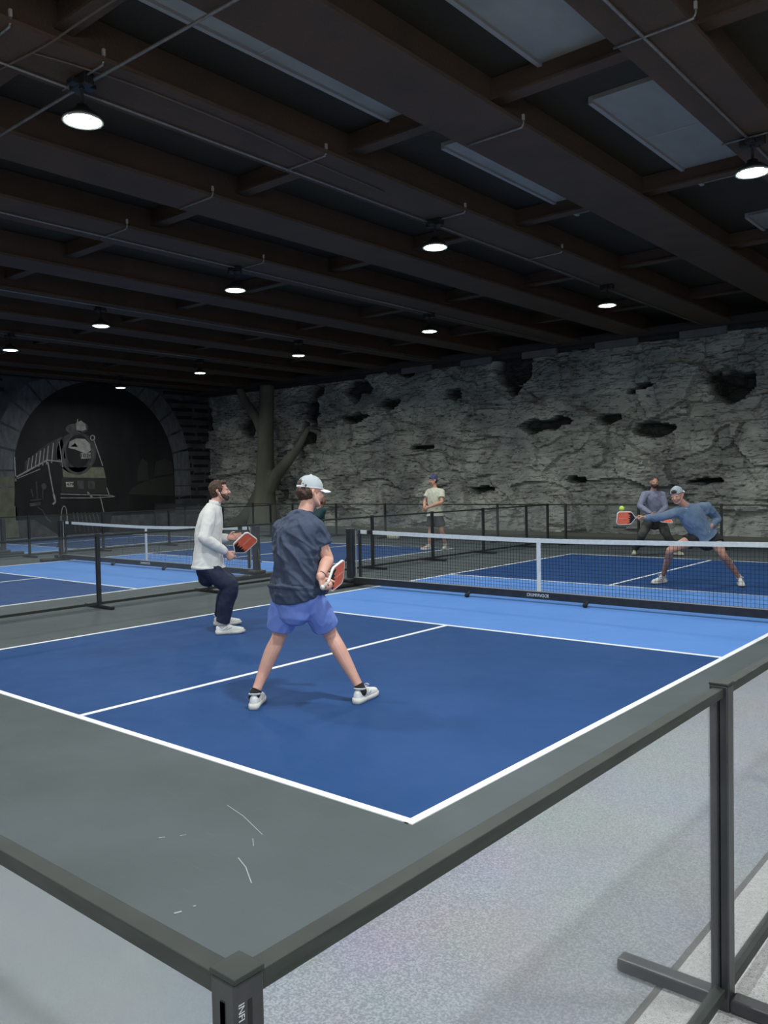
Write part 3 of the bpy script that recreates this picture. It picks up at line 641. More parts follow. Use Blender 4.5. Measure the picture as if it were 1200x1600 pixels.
# pale cloth bag on the floor at the far end of the second court
bg = empty('bag', tuple(onz(614, 843))); tag(bg, 'small pale yellow bag on the floor behind the net, left of the standing player', 'bag')
bm = bmesh.new(); ell(bm, (0, 0, .11), ((.15, .06, 0), (-.05, .10, 0), (0, 0, .11))); ell(bm, (-.10, -.04, .12), ((.08, 0, 0), (0, .08, 0), (0, 0, .1))); ell(bm, (.10, .05, .10), ((.09, 0, 0), (0, .08, 0), (0, 0, .1)))
for v in bm.verts: v.co.z = max(v.co.z, .007)
o = link('bag_body', bm, mat('pale_yellow_cloth', (.92, .90, .68), .8, (.55, .55, .38), 14), bg); remesh(o, .012, 3)
bm = bmesh.new(); sweep(bm, [(-.1, 0, .19), (-.04, 0, .245), (.04, .02, .245), (.1, .03, .18)], .009, n=8); link('handle', bm, M['cable'], bg, True)
# ============================================================ PEOPLE
RH, FH, UP = V((math.cos(YAW), -math.sin(YAW), 0)), V((math.sin(YAW), math.cos(YAW), 0)), V((0, 0, 1))
def gd(px, py): return (onz(px, py)-CP).dot(CF)
def N_(v): return V(v).normalized()
def skin_mat(name, c, c2): return mat(name, c, .55, c2, 9, .05, 150, sss=.12)
M['skin_pink'] = skin_mat('rosy_skin', (.56, .30, .235), (.64, .37, .295))
M['skin_tan'] = skin_mat('tanned_skin', (.46, .235, .165), (.52, .28, .20))
M['skin_warm'] = skin_mat('warm_skin', (.40, .215, .14), (.46, .26, .18))
M['eye'] = mat('eye_white', (.7, .7, .68), .2); M['iris'] = mat('dark_iris', (.03, .02, .015), .2); M['lip'] = mat('lips', (.40, .15, .13), .5)
M['hair_brown'] = mat('brown_hair', (.035, .017, .010), .6, (.075, .036, .021), 40, .6, 90, stretch=(1, 1, .3))
M['hair_dark'] = mat('dark_brown_hair', (.030, .018, .013), .6, (.05, .03, .02), 40, .6, 90, stretch=(1, 1, .3))
M['hair_auburn'] = mat('auburn_hair', (.16, .065, .030), .55, (.26, .12, .055), 40, .6, 90, stretch=(1, 1, .3))
M['shoe_white'] = mat('white_shoe_leather', (.74, .76, .74), .55, (.62, .64, .62), 14, .1, 80)
M['shoe_sole'] = mat('white_shoe_sole', (.66, .66, .62), .6, (.52, .52, .49), 10)
M['shoe_detail'] = mat('light_grey_shoe_trim', (.42, .44, .43), .6)
M['cap_white'] = mat('white_cap_cloth', (.70, .76, .80), .75, (.62, .68, .72), 8, .15, 120)
M['navy_tee'] = mat('heather_navy_jersey', (.030, .045, .085), .85, (.042, .058, .10), 30, .12, 220)
M['blue_short'] = mat('periwinkle_blue_cloth', (.145, .23, .60), .8, (.17, .26, .65), 6, .1, 160)
M['white_top'] = mat('off_white_knit', (.70, .71, .69), .85, (.64, .65, .63), 20, .2, 220)
M['navy_pant'] = mat('dark_navy_cloth', (.007, .012, .035), .8, (.010, .017, .045), 12, .1, 160)
M['slate_top'] = mat('slate_blue_knit', (.105, .165, .245), .85, (.14, .205, .30), 12, .2, 200)
M['black_cloth'] = mat('black_cloth', (.010, .010, .012), .8)
M['grey_top'] = mat('purple_grey_knit', (.165, .18, .25), .85, (.205, .22, .30), 12, .2, 200)
M['olive_pant'] = mat('dark_olive_cloth', (.050, .056, .048), .85)
M['cream_tee'] = mat('cream_cotton', (.50, .52, .40), .85, (.56, .58, .46), 12, .1, 200)
M['grey_short'] = mat('charcoal_cloth', (.045, .048, .055), .85)
M['teal_top'] = mat('dark_teal_cloth', (.008, .035, .042), .85)
M['cap_blue'] = mat('dusty_blue_cap_cloth', (.10, .12, .26), .8)
M['sock_white'] = mat('white_sock_knit', (.68, .69, .68), .9); M['sock_black'] = mat('black_sock_knit', (.012, .012, .014), .9)
M['orange'] = mat('orange_paddle_face', (.86, .185, .085), .5, (.78, .14, .06), 14)
M['stripe'] = mat('pale_orange_stripe', (.85, .35, .22), .5)
M['edge_white'] = mat('white_paddle_edge', (.74, .73, .70), .5)
M['grip'] = mat('pale_paddle_grip', (.45, .44, .42), .7, (.38, .37, .35), 90, .3, 100)
M['grip_black'] = mat('black_paddle_grip', (.02, .02, .02), .7)
M['stud'] = mat('white_plastic', (.8, .8, .8), .3)

def finish(bm, name, m, root, vox=None, smooth=3, fold=None, cut=None):
    o = link(name, bm, m, None, True)
    if vox: remesh(o, vox, smooth)
    if fold:
        me = o.data; me.update()
        fold(me)
    o.data.transform(Matrix.Translation(-root.location)); o.parent = root
    return o
def folds(amp, dirs, sc=(16, 5), seed=0, lo=-1e9, hi=1e9, hemax=UP):
    """cloth creases: ridges running along the given directions"""
    def f(me):
        nrm = [v.normal.copy() for v in me.vertices]
        for v, nn in zip(me.vertices, nrm):
            p = v.co; d = 0
            for i, (a, w) in enumerate(dirs):
                a = N_(a); b = p-a*p.dot(a)
                q = b*sc[0]+a*(p.dot(a)*sc[1])+V((seed+i*7.3, 0, 0))
                r = 1-abs(noise.noise(q)+.25*noise.noise(q*2.1))*3.2
                d += w*max(r, -.12)
            k = min(1, max(0, (p.z-lo)/.05))*min(1, max(0, (hi-p.z)/.05)) if hi < 1e8 else 1
            nn = nn-hemax*nn.dot(hemax)
            v.co = p+nn*(amp*d*k+noise.noise(p*7+V((seed, 1, 2)))*amp*.9)
        me.update()
    return f
def hand(bm, w, d, l, n, curl=(25, 30, 20), thumb=1, s=1.0, fr=.0088, spread=.06, thumb_in=.5):
    """w wrist, d towards the fingers, l towards the thumb side, n palm normal (fingers close towards n)"""
    d, l, n = N_(d), N_(l), N_(n)
    sweep(bm, [w-d*.02*s, w+d*.02*s, w+d*.055*s, w+d*.088*s], [(.027*s, .020*s), (.034*s, .019*s), (.042*s, .017*s), (.040*s, .013*s)], lat=l, n=14, sub=3)
    L = (.043*s, .027*s, .021*s)
    for i, (off, k) in enumerate(((.031, .93), (.0105, 1.05), (-.0105, 1.0), (-.031, .80))):
        p = w+d*(.082*s-(.006*s if i == 3 else 0))+l*off*s; pts = [p-d*.015*s]; a = 0; dd = N_(d+l*off*spread*20)
        pts.append(p)
        for j in range(3):
            a += math.radians(curl[j]); v = dd*math.cos(a)+n*math.sin(a); p = p+v*L[j]*k; pts.append(p)
        sweep(bm, pts, [fr*1.15*s, fr*1.1*s, fr*s, fr*.95*s, fr*.8*s], n=8, sub=2)
    p = w+d*.022*s+l*.028*s
    t1 = N_(d*.62+l*.72+n*thumb_in); t2 = N_(d*.85+l*.30+n*(thumb_in+.25)); t3 = N_(d*.9-l*.05+n*(thumb_in+.5))
    a1 = p+t1*.036*s; a2 = a1+t2*.030*s; a3 = a2+t3*.022*s
    sweep(bm, [p-l*.01*s, p, a1, a2, a3], [.014*s, .0145*s, .012*s, .0105*s, .0085*s], n=8, sub=2)
def grip(H, a, fdir, nhint, s=1.0):
    """hand frame closing round a handle centred at H with axis a; returns wrist, d, l, n"""
    a = N_(a); d = V(fdir)-a*V(fdir).dot(a); d = N_(d); n = N_(a.cross(d))
    if n.dot(V(nhint)) < 0: n = -n
    w = V(H)-n*.030*s-d*.062*s
    return w, d, a, n
def head(bm, c, f, u, s=1.0):
    f = N_(f); u = N_(V(u)-f*V(u).dot(f)); r = f.cross(u)
    P = lambda a, b, z: c+(r*a+f*b+u*z)*s
    ell(bm, P(0, -.012, .030), (r*.076*s, f*.096*s, u*.090*s))
    ell(bm, P(0, .028, -.015), (r*.064*s, f*.068*s, u*.080*s))
    sweep(bm, [P(0, .015, -.035), P(0, .042, -.070), P(0, .060, -.092)], [(.058*s, .05*s), (.045*s, .036*s), (.024*s, .018*s)], lat=r, n=14, sub=3)
    for k in (-1, 1):
        sweep(bm, [P(k*.064, -.005, -.02), P(k*.056, .01, -.055), P(k*.028, .052, -.086)], [.017*s, .018*s, .016*s], n=8, sub=3)  # jaw line
        ell(bm, P(k*.040, .068, -.022), (r*.022*s, f*.022*s, u*.022*s), 10)   # cheek
        ell(bm, P(k*.032, .083, .026), (r*.026*s, f*.012*s, u*.009*s), 10)    # brow
        sweep(bm, [P(k*.074, -.010, -.020), P(k*.084, -.020, -.002), P(k*.088, -.026, .016), P(k*.078, -.012, .024)], [(.007*s, .009*s), (.008*s, .014*s), (.007*s, .014*s), (.006*s, .008*s)], n=8, sub=3) # ear
    sweep(bm, [P(0, .082, .022), P(0, .096, .002), P(0, .110, -.018), P(0, .094, -.026)], [.008*s, .009*s, .0125*s, .009*s], n=8, sub=3)
    for k in (-1, 1): ell(bm, P(k*.011, .094, -.022), (r*.009*s, f*.010*s, u*.008*s), 8)
    sweep(bm, [P(-.024, .076, -.048), P(0, .092, -.045), P(.024, .076, -.048)], [.006*s, .0085*s, .006*s], n=8, sub=3)
    sweep(bm, [P(-.020, .074, -.056), P(0, .088, -.057), P(.020, .074, -.056)], [.006*s, .009*s, .006*s], n=8, sub=3)
    return P, r, f, u
def face_bits(root, P, r, f, u, s=1.0):
    for k in (-1, 1):
        bm = bmesh.new(); ell(bm, P(k*.031, .072, .008), (r*.012*s, f*.0125*s, u*.007*s), 12); e = finish(bm, 'eye', M['eye'], root)
        bm = bmesh.new(); ell(bm, P(k*.031, .0815, .008), (r*.0065*s, f*.004*s, u*.006*s), 10); i = finish(bm, 'iris', M['iris'], root); i.parent = e
    bm = bmesh.new()
    sweep(bm, [P(-.019, .082, -.0515), P(0, .0965, -.050), P(.019, .082, -.0515)], [(.0035*s, .0035*s), (.006*s, .006*s), (.0035*s, .0035*s)], n=8, sub=3); finish(bm, 'lips', M['lip'], root)
def shoe(root, heel, toe, pitch=0, m_up=None, s=1.0, sock=None, shin=None, roll=0):
    """heel: ground point under the heel end; toe: horizontal direction; pitch lifts the heel"""
    t = N_((toe[0], toe[1], 0)); l = t.cross(UP)
    q = Matrix.Rotation(pitch, 4, l) if pitch else Matrix.Identity(4)
    heel = V(heel)
    if pitch:   # rotate about the ball of the foot
        ball = heel+t*.20*s
        Q = lambda p: ball+q @ (p-ball)
    else: Q = lambda p: p
    T = lambda a, b, z: heel+t*a*s+l*b*s+UP*z*s
    secs = [(.0, .030, .062), (.03, .036, .078), (.08, .036, .085), (.12, .037, .074), (.17, .042, .056), (.22, .046, .042), (.26, .042, .034), (.29, .028, .026)]
    bm = bmesh.new(); rings = []
    n = 16
    for a, w, h in [(-.010, .016, .05)]+secs+[(.302, .012, .018)]:
        vs = []
        for k in range(n):
            g = 2*PI*k/n; x = math.cos(g)*w; z = math.sin(g)
            zz = .026+(h if z > 0 else .010)*(abs(z)**.8)*(1 if z > 0 else -1)+.012
            vs.append(bm.verts.new(Q(T(a, x, zz))))
        rings.append(vs)
    for i in range(len(rings)-1):
        for k in range(n): bm.faces.new((rings[i][k], rings[i][(k+1) % n], rings[i+1][(k+1) % n], rings[i+1][k]))
    bm.faces.new(rings[0]); bm.faces.new(rings[-1]); bmesh.ops.recalc_face_normals(bm, faces=bm.faces[:])
    up = finish(bm, 'shoe', m_up or M['shoe_white'], root)
    sd = up.modifiers.new('s', 'SUBSURF'); sd.levels = 1; sd.render_levels = 1
    bm = bmesh.new(); out = []
    prof = [(-.018, .0), (-.014, .024), (.0, .036), (.04, .041), (.10, .038), (.16, .044), (.22, .050), (.265, .045), (.298, .030), (.312, .012), (.314, 0)]
    pl = prof+[(a, -b) for a, b in reversed(prof[1:-1])]
    lo = [bm.verts.new(Q(T(a, b*.96, .003+max(0, a-.24)*.16))) for a, b in pl]; mi_ = [bm.verts.new(Q(T(a, b*1.02, .020+max(0, a-.24)*.12))) for a, b in pl]; hi = [bm.verts.new(Q(T(a, b*.94, .038+(.006 if a < .06 else 0)))) for a, b in pl]
    k = len(pl)
    for A, B in ((lo, mi_), (mi_, hi)):
        for i in range(k): bm.faces.new((A[i], A[(i+1) % k], B[(i+1) % k], B[i]))
    bm.faces.new(lo); bm.faces.new(hi); bmesh.ops.recalc_face_normals(bm, faces=bm.faces[:])
    so = finish(bm, 'sole', M['shoe_sole'], root); so.parent = up
    bm = bmesh.new()   # collar, side stripes, laces
    sweep(bm, [Q(T(-.004, .0, .115)), Q(T(.03, .033, .108)), Q(T(.08, .034, .104)), Q(T(.115, .0, .112)), Q(T(.08, -.034, .104)), Q(T(.03, -.033, .108)), Q(T(-.004, .0, .115))], .008, n=6, sub=3)
    for sgn in (-1, 1):
        sweep(bm, [Q(T(.10, sgn*.038, .055)), Q(T(.16, sgn*.041, .075))], .0035, n=6, sub=1); sweep(bm, [Q(T(.07, sgn*.038, .05)), Q(T(.12, sgn*.039, .085))], .0035, n=6, sub=1)
    tr_ = finish(bm, 'trim', M['shoe_detail'], root); tr_.parent = up
    bm = bmesh.new()
    for i in range(5):
        a = .115+.022*i; z = .108-.0135*i; sweep(bm, [Q(T(a, -.024, z-.008)), Q(T(a+.004, 0, z+.004)), Q(T(a, .024, z-.008))], .0032, n=6, sub=2)
    for sgn in (-1, 1):
        sweep(bm, [Q(T(.112, 0, .114)), Q(T(.112, sgn*.022, .135)), Q(T(.125, sgn*.042, .124)), Q(T(.118, sgn*.012, .114))], .0026, n=6, sub=3)
    la = finish(bm, 'laces', M['stud'], root); la.parent = up
    ank = Q(T(.062, 0, .10))
    if sock is not None:
        m_s, hgt = sock; sh = N_(V(shin)-ank); bm = bmesh.new(); sweep(bm, [ank-sh*.02, ank+sh*hgt*.5, ank+sh*hgt], [(.040*s, .042*s), (.039*s, .041*s), (.041*s, .043*s)], n=14, sub=2, flat_b=True); finish(bm, 'sock', m_s, root)
    return ank
def cap(root, P, r, f, u, m, bdir=1, s=1.0, tilt=0.0, brim_len=.075):
    """bdir 1: brim forwards, -1: worn backwards"""
    F_ = f*bdir; q = Matrix.Rotation(tilt, 3, r); F2 = q @ F_; U2 = q @ u; c = P(0, -.008, .038 if bdir > 0 else .050)
    bm = bmesh.new(); na, ne = 40, 12; rows = []
    for j in range(ne+1):
        e = math.radians(-4+j*94/ne); row = []
        for i in range(na):
            a = 2*PI*i/na; ca, sa = math.cos(a), math.sin(a)
            row.append(bm.verts.new(c+(F2*(ca*.104*math.cos(e))+r*(sa*.086*math.cos(e))+U2*(.094*math.sin(e)+.004))*s))
        rows.append(row)
    for j in range(ne):
        for i in range(na):
            a = 2*PI*(i+.5)/na; back = abs(((a-PI+PI) % (2*PI))-PI); e = -4+(j+.5)*94/ne
            if e > 6 and (e-6)/30 < 1 and back < .55*math.sqrt(max(0, 1-((e-6)/30)**2)): continue
            bm.faces.new((rows[j][i], rows[j][(i+1) % na], rows[j+1][(i+1) % na], rows[j+1][i]))
    ret = bmesh.ops.solidify(bm, geom=bm.faces[:], thickness=.0035*s)
    bmesh.ops.recalc_face_normals(bm, faces=bm.faces[:])
    o = finish(bm, 'cap', m, root)
    for p_ in o.data.polygons: p_.use_smooth = True
    bm = bmesh.new(); top = []; bot = []
    nu, nv = 14, 5; g = []
    for i in range(nu+1):
        a = -1.05+2.10*i/nu; row = []
        for j in range(nv+1):
            t = j/nv; ln = brim_len*(math.cos(a*1.25)**.5 if abs(a*1.25) < PI/2 else 0)
            x = math.sin(a)*.086; y = math.cos(a)*.102
            z = .002-.018*(x/.08)**2-.012*t*t
            row.append(c+(r*(x*(1+.12*t))+F2*(y+ln*t)+U2*z)*s)
        g.append(row)
    vt = [[bm.verts.new(p) for p in row] for row in g]; vb = [[bm.verts.new(p-U2*.004*s) for p in row] for row in g]
    for i in range(nu):
        for j in range(nv):
            bm.faces.new((vt[i][j], vt[i+1][j], vt[i+1][j+1], vt[i][j+1])); bm.faces.new((vb[i][j], vb[i][j+1], vb[i+1][j+1], vb[i+1][j]))
        bm.faces.new((vt[i][nv], vt[i+1][nv], vb[i+1][nv], vb[i][nv])); bm.faces.new((vt[i][0], vb[i][0], vb[i+1][0], vt[i+1][0]))
    for i in (0, nu):
        for j in range(nv): bm.faces.new((vt[i][j], vt[i][j+1], vb[i][j+1], vb[i][j]))
    bmesh.ops.recalc_face_normals(bm, faces=bm.faces[:])
    b = finish(bm, 'brim', m, root); b.parent = o
    for p_ in b.data.polygons: p_.use_smooth = True
    bm = bmesh.new(); ell(bm, c+U2*.099*s, (r*.008*s, F2*.008*s, U2*.005*s), 8); k = finish(bm, 'button', m, root); k.parent = o
    return o
def hair(root, P, r, f, u, m, style='short', s=1.0):
    bm = bmesh.new()
    if style == 'backcap':
        ell(bm, P(0, -.036, .006), (r*.0795*s, f*.079*s, u*.072*s)); ell(bm, P(0, .030, .082), (r*.060*s, f*.062*s, u*.040*s)); ell(bm, P(0, -.02, .07), (r*.07*s, f*.06*s, u*.04*s))
    elif style in ('short', 'side'):
        ell(bm, P(0, -.026, .040), (r*.083*s, f*.098*s, u*.094*s)); ell(bm, P(0, -.052, -.010), (r*.074*s, f*.060*s, u*.070*s)); ell(bm, P(0, .040, .098), (r*.060*s, f*.042*s, u*.030*s))
        for k in (-1, 1): ell(bm, P(k*.069, .012, .028), (r*.012*s, f*.022*s, u*.040*s), 10)
    elif style == 'undercap':
        ell(bm, P(0, -.036, .006), (r*.0795*s, f*.079*s, u*.072*s)); ell(bm, P(0, -.05, .055), (r*.075*s, f*.058*s, u*.05*s))
    elif style == 'cropped':
        ell(bm, P(0, -.022, .040), (r*.079*s, f*.097*s, u*.088*s)); ell(bm, P(0, -.05, -.01), (r*.070*s, f*.058*s, u*.066*s))
    elif style == 'tied':
        ell(bm, P(0, -.020, .040), (r*.086*s, f*.102*s, u*.092*s)); ell(bm, P(0, -.045, -.02), (r*.080*s, f*.070*s, u*.085*s))
        for k in (-1, 1): sweep(bm, [P(k*.070, .03, .06), P(k*.078, .01, .0), P(k*.070, -.02, -.07)], [.02*s, .022*s, .018*s], n=8)
        sweep(bm, [P(0, -.09, .03), P(0, -.13, .01), P(0, -.15, -.05), P(0, -.14, -.13)], [.03*s, .04*s, .036*s, .012*s], n=10)
    def f_(me):
        ns = [v.normal.copy() for v in me.vertices]
        for v, nn in zip(me.vertices, ns): v.co += nn*(noise.noise(v.co*70)*.004+noise.noise(v.co*26)*.006)*s
        me.update()
    return finish(bm, 'hair', m, root, .006 if s > .9 else .008, 2, f_)
def ankp(px, py, t):
    """ankle over a shoe whose heel stands at the pixel"""
    t = N_((t[0], t[1], 0)); return onz(px, py)+t*.062+UP*.108
def rad_leg(k=1.0): return [.090*k, .088*k, .074*k, .056*k, .058*k, .053*k, .036*k, .034*k]
def leg_pts(h, k, a):
    h, k, a = V(h), V(k), V(a); bend = N_((k-h)).cross(N_(a-k)); back = N_(a-h).cross(bend)
    back = N_(back) if back.length > 1e-3 else V((0, 0, 0))
    mid = (h+a)/2
    if (k-mid).dot(back) > 0: back = -back
    return [h, h.lerp(k, .3), h.lerp(k, .68), k, k.lerp(a, .25)+back*.014, k.lerp(a, .45)+back*.012, k.lerp(a, .86), a]
def person(name, label, base, J, o):
    """J: joints in world space; o: options"""
    root = empty(name, base); tag(root, label, 'person'); bpy.context.view_layer.update()
    s = o.get('s', 1.0); vox = o.get('vox', .0055); g = o.get('girth', 1.0)
    rt = N_((J['hipR']-J['hipL'])*.7+(J['shR']-J['shL'])*.6)
    rh = N_(J['hipR']-J['hipL']); rs = N_(J['shR']-J['shL'])
    hm = (J['hipL']+J['hipR'])/2; nb = J['neck']; sp = o.get('belly', V((0, 0, 0)))
    ax = N_(nb-hm); fd = N_(ax.cross(rt)); fd = -fd if fd.dot(o['face']) < 0 else fd
    hc, hf, hu = J['head'], o['hface'], o.get('hup', UP)
    spine = [hm-ax*.08*s, hm, hm.lerp(nb, .30)+sp*.6, hm.lerp(nb, .58)+sp, hm.lerp(nb, .80)+sp*.7, hm.lerp(nb, .93)+sp*.3, nb+ax*.01]
    srad = [(.13, .09), (.160, .115), (.142, .102), (.160, .116), (.165, .108), (.12, .08), (.060, .058)]
    lats = rt
    bm = bmesh.new()
    sweep(bm, spine, [(a*s*g, b*s*g) for a, b in srad], lat=lats, n=20)
    P, r, f, u = head(bm, hc, hf, hu, s)
    sweep(bm, [nb-ax*.05, nb+ax*.01, hc-u*.055*s-f*.014*s, hc-f*.01*s], [(.075*s, .07*s), (.060*s, .060*s), (.054*s, .057*s), (.05*s, .055*s)], lat=rt, n=14)
    ext = {}
    for k in 'LR':
        sh, el, wr = J['sh'+k], J['el'+k], J['wr'+k]
        sweep(bm, [nb-ax*.07*s, sh.lerp(nb, .35)-ax*.01, sh], [.06*s, .062*s, .058*s], n=12)
        sweep(bm, [sh-(el-sh).normalized()*.01, sh.lerp(el, .35), sh.lerp(el, .7), el, el.lerp(wr, .28), el.lerp(wr, .7), wr], [x*s*o.get('arm', 1) for x in (.060, .054, .047, .042, .045, .035, .029)], n=12)
        h = J['hand'+k]; hand(bm, wr, h['d'], h['l'], h['n'], h.get('curl', (25, 30, 20)), s=s*h.get('s', 1), fr=h.get('fr', .0088), thumb_in=h.get('ti', .5), spread=h.get('sp', .06))
        sweep(bm, leg_pts(J['hip'+k], J['kn'+k], J['an'+k]), [x*s*o.get('leg', 1) for x in rad_leg()], n=14)
        t = V(J['toe'+k]); t.z = 0; t = N_(t); sweep(bm, [J['an'+k], J['an'+k]-UP*.05*s+t*.01, J['an'+k]-UP*.058*s+t*.07*s], [(.032*s, .032*s), (.025*s, .022*s), (.022*s, .012*s)], n=10)
    b = finish(bm, 'body', o['skin'], root, vox, 4)
    face_bits(root, P, r, f, u, s)
    if o.get('hair'): hair(root, P, r, f, u, o['hairm'], 'backcap' if o.get('capdir') == -1 else o['hair'], s)
    if o.get('beard'):
        bm = bmesh.new()
        sweep(bm, [P(-.070, .004, -.015), P(-.058, .035, -.062), P(-.030, .062, -.086), P(0, .073, -.094), P(.030, .062, -.086), P(.058, .035, -.062), P(.070, .004, -.015)], [(.008*s, .012*s), (.012*s, .022*s), (.016*s, .020*s), (.019*s, .020*s), (.016*s, .020*s), (.012*s, .022*s), (.008*s, .012*s)], n=10)
        sweep(bm, [P(-.026, .074, -.060), P(-.02, .088, -.037), P(0, .100, -.036), P(.02, .088, -.037), P(.026, .074, -.060)], .0062*s, n=8)
        ell(bm, P(0, .058, -.070), (r*.044*s, f*.040*s, u*.036*s))
        for k in (-1, 1): ell(bm, P(k*.044, .034, -.050), (r*.024*s, f*.036*s, u*.034*s), 12)
        finish(bm, 'beard', o['hairm'], root, .005, 1)
    if o.get('cap'): cap(root, P, r, f, u, o['cap'], o.get('capdir', 1), s, o.get('captilt', 0))
    # ---- shirt
    sh_m, sleeve, loose, hem = o['shirt']; bm = bmesh.new(); hd = -ax*hem*s
    e_ = loose; hemc = hm+hd
    sweep(bm, [hemc, hm+hd*.4, hm.lerp(nb, .18)+sp*.4, hm.lerp(nb, .34)+sp*.7, hm.lerp(nb, .58)+sp, hm.lerp(nb, .80)+sp*.7, hm.lerp(nb, .94)+sp*.3, nb+ax*.012*s],
          [(a*s*g+e_*k1, b2*s*g+e_*k1) for (a, b2), k1 in zip([(.182, .146), (.178, .138), (.160, .122), (.152, .114), (.163, .122), (.170, .112), (.125, .086), (.066, .064)], (1.3, 1.2, 1.1, 1, .8, .55, .4, .35))], lat=lats, n=26, flat_a=True, flat_b=True)
    for k in 'LR':
        sh, el, wr = J['sh'+k], J['el'+k], J['wr'+k]
        sweep(bm, [nb-ax*.06*s, sh.lerp(nb, .45)-ax*.012, sh], [(.066*s), (.071*s), (.066*s+e_*.3)], n=14)
        q = -ax
        sweep(bm, [sh+(sh-el).normalized()*.0, sh.lerp(hm, .14)-(rs*(1 if k == 'R' else -1))*.02], [(.075*s), (.07*s)], n=12)
        if sleeve == 'short':
            sweep(bm, [sh-(el-sh)*.02, sh.lerp(el, .32), sh.lerp(el, .58)], [.067*s+e_*.3, .068*s+e_*.35, .068*s+e_*.5], n=16, flat_b=True)
        else:
            cf = wr-(wr-el).normalized()*.005
            sweep(bm, [sh-(el-sh)*.02, sh.lerp(el, .35), sh.lerp(el, .75), el, el.lerp(wr, .35), el.lerp(wr, .8), cf], [.066*s+e_*.25, .064*s+e_*.3, .056*s+e_*.35, .054*s+e_*.35, .052*s+e_*.3, .043*s+e_*.2, .036*s], n=16, flat_b=True)
    fo = o.get('folds', [(N_(ax+rt*.5), 1.0), (N_(ax-rt*.7), .6)])
    shirt = finish(bm, 'shirt', sh_m, root, o.get('svox', .009), 5, folds(o.get('famp', .006), fo, o.get('fsc', (13, 4)), 3, hemax=ax))
    shirt.name = o.get('shirt_name', 'shirt')
    bm = bmesh.new()
    cr = o.get('collar', .008)
    cc = nb+ax*.014*s
    if cr > .02:   # stand-up collar
        sweep(bm, [cc-ax*.02, cc+ax*cr+fd*.004], [(.071*s, .069*s), (.066*s, .066*s)], lat=lats, n=20, sub=1, flat_a=True, flat_b=True); finish(bm, 'collar', sh_m, root)
    else:
        pts = [cc+(rt*math.cos(t)*.066+fd*math.sin(t)*.066)*s+ax*(-.016*max(0, math.sin(t))) for t in [2*PI*i/20 for i in range(21)]]
        sweep(bm, pts, cr, n=8, sub=1); finish(bm, 'collar', sh_m, root)
    # ---- lower garment
    pm, kind, lo_, frac = o['pants']; bm = bmesh.new()
    sweep(bm, [hm-ax*.12*s, hm-ax*.05*s, hm+ax*.04*s, hm+ax*.12*s], [(.13*s*g, .10*s*g), (.168*s*g, .130*s*g), (.162*s*g, .118*s*g), (.140*s*g, .100*s*g)], lat=rh, n=22)
    for k in 'LR':
        h, kn, an = J['hip'+k], J['kn'+k], J['an'+k]
        if kind == 'shorts':
            e = h.lerp(kn, frac); sweep(bm, [h+(h-kn).normalized()*.0, h.lerp(kn, frac*.4), h.lerp(kn, frac*.75), e], [(.101*s, .110*s), (.103*s+lo_*.3, .108*s+lo_*.3), (.099*s+lo_*.7, .101*s+lo_*.7), (.094*s+lo_, .096*s+lo_)], lat=rh, n=20, flat_b=True)
        else:
            lp = leg_pts(h, kn, an)
            sweep(bm, [lp[0], lp[1], lp[2], lp[3], lp[5], kn.lerp(an, .78), kn.lerp(an, frac)], [.108*s, .103*s, .092*s+lo_*.4, .078*s+lo_*.4, .072*s+lo_*.5, .060*s+lo_*.5, .054*s+lo_*.6], n=18, flat_b=True)
    finish(bm, 'shorts' if kind == 'shorts' else 'trousers', pm, root, o.get('pvox', .009), 5, folds(o.get('pamp', .005), o.get('pfolds', [(UP, .6), (N_(UP+rh*.8), .6)]), (11, 4), 11))
    return root, P, r, f, u

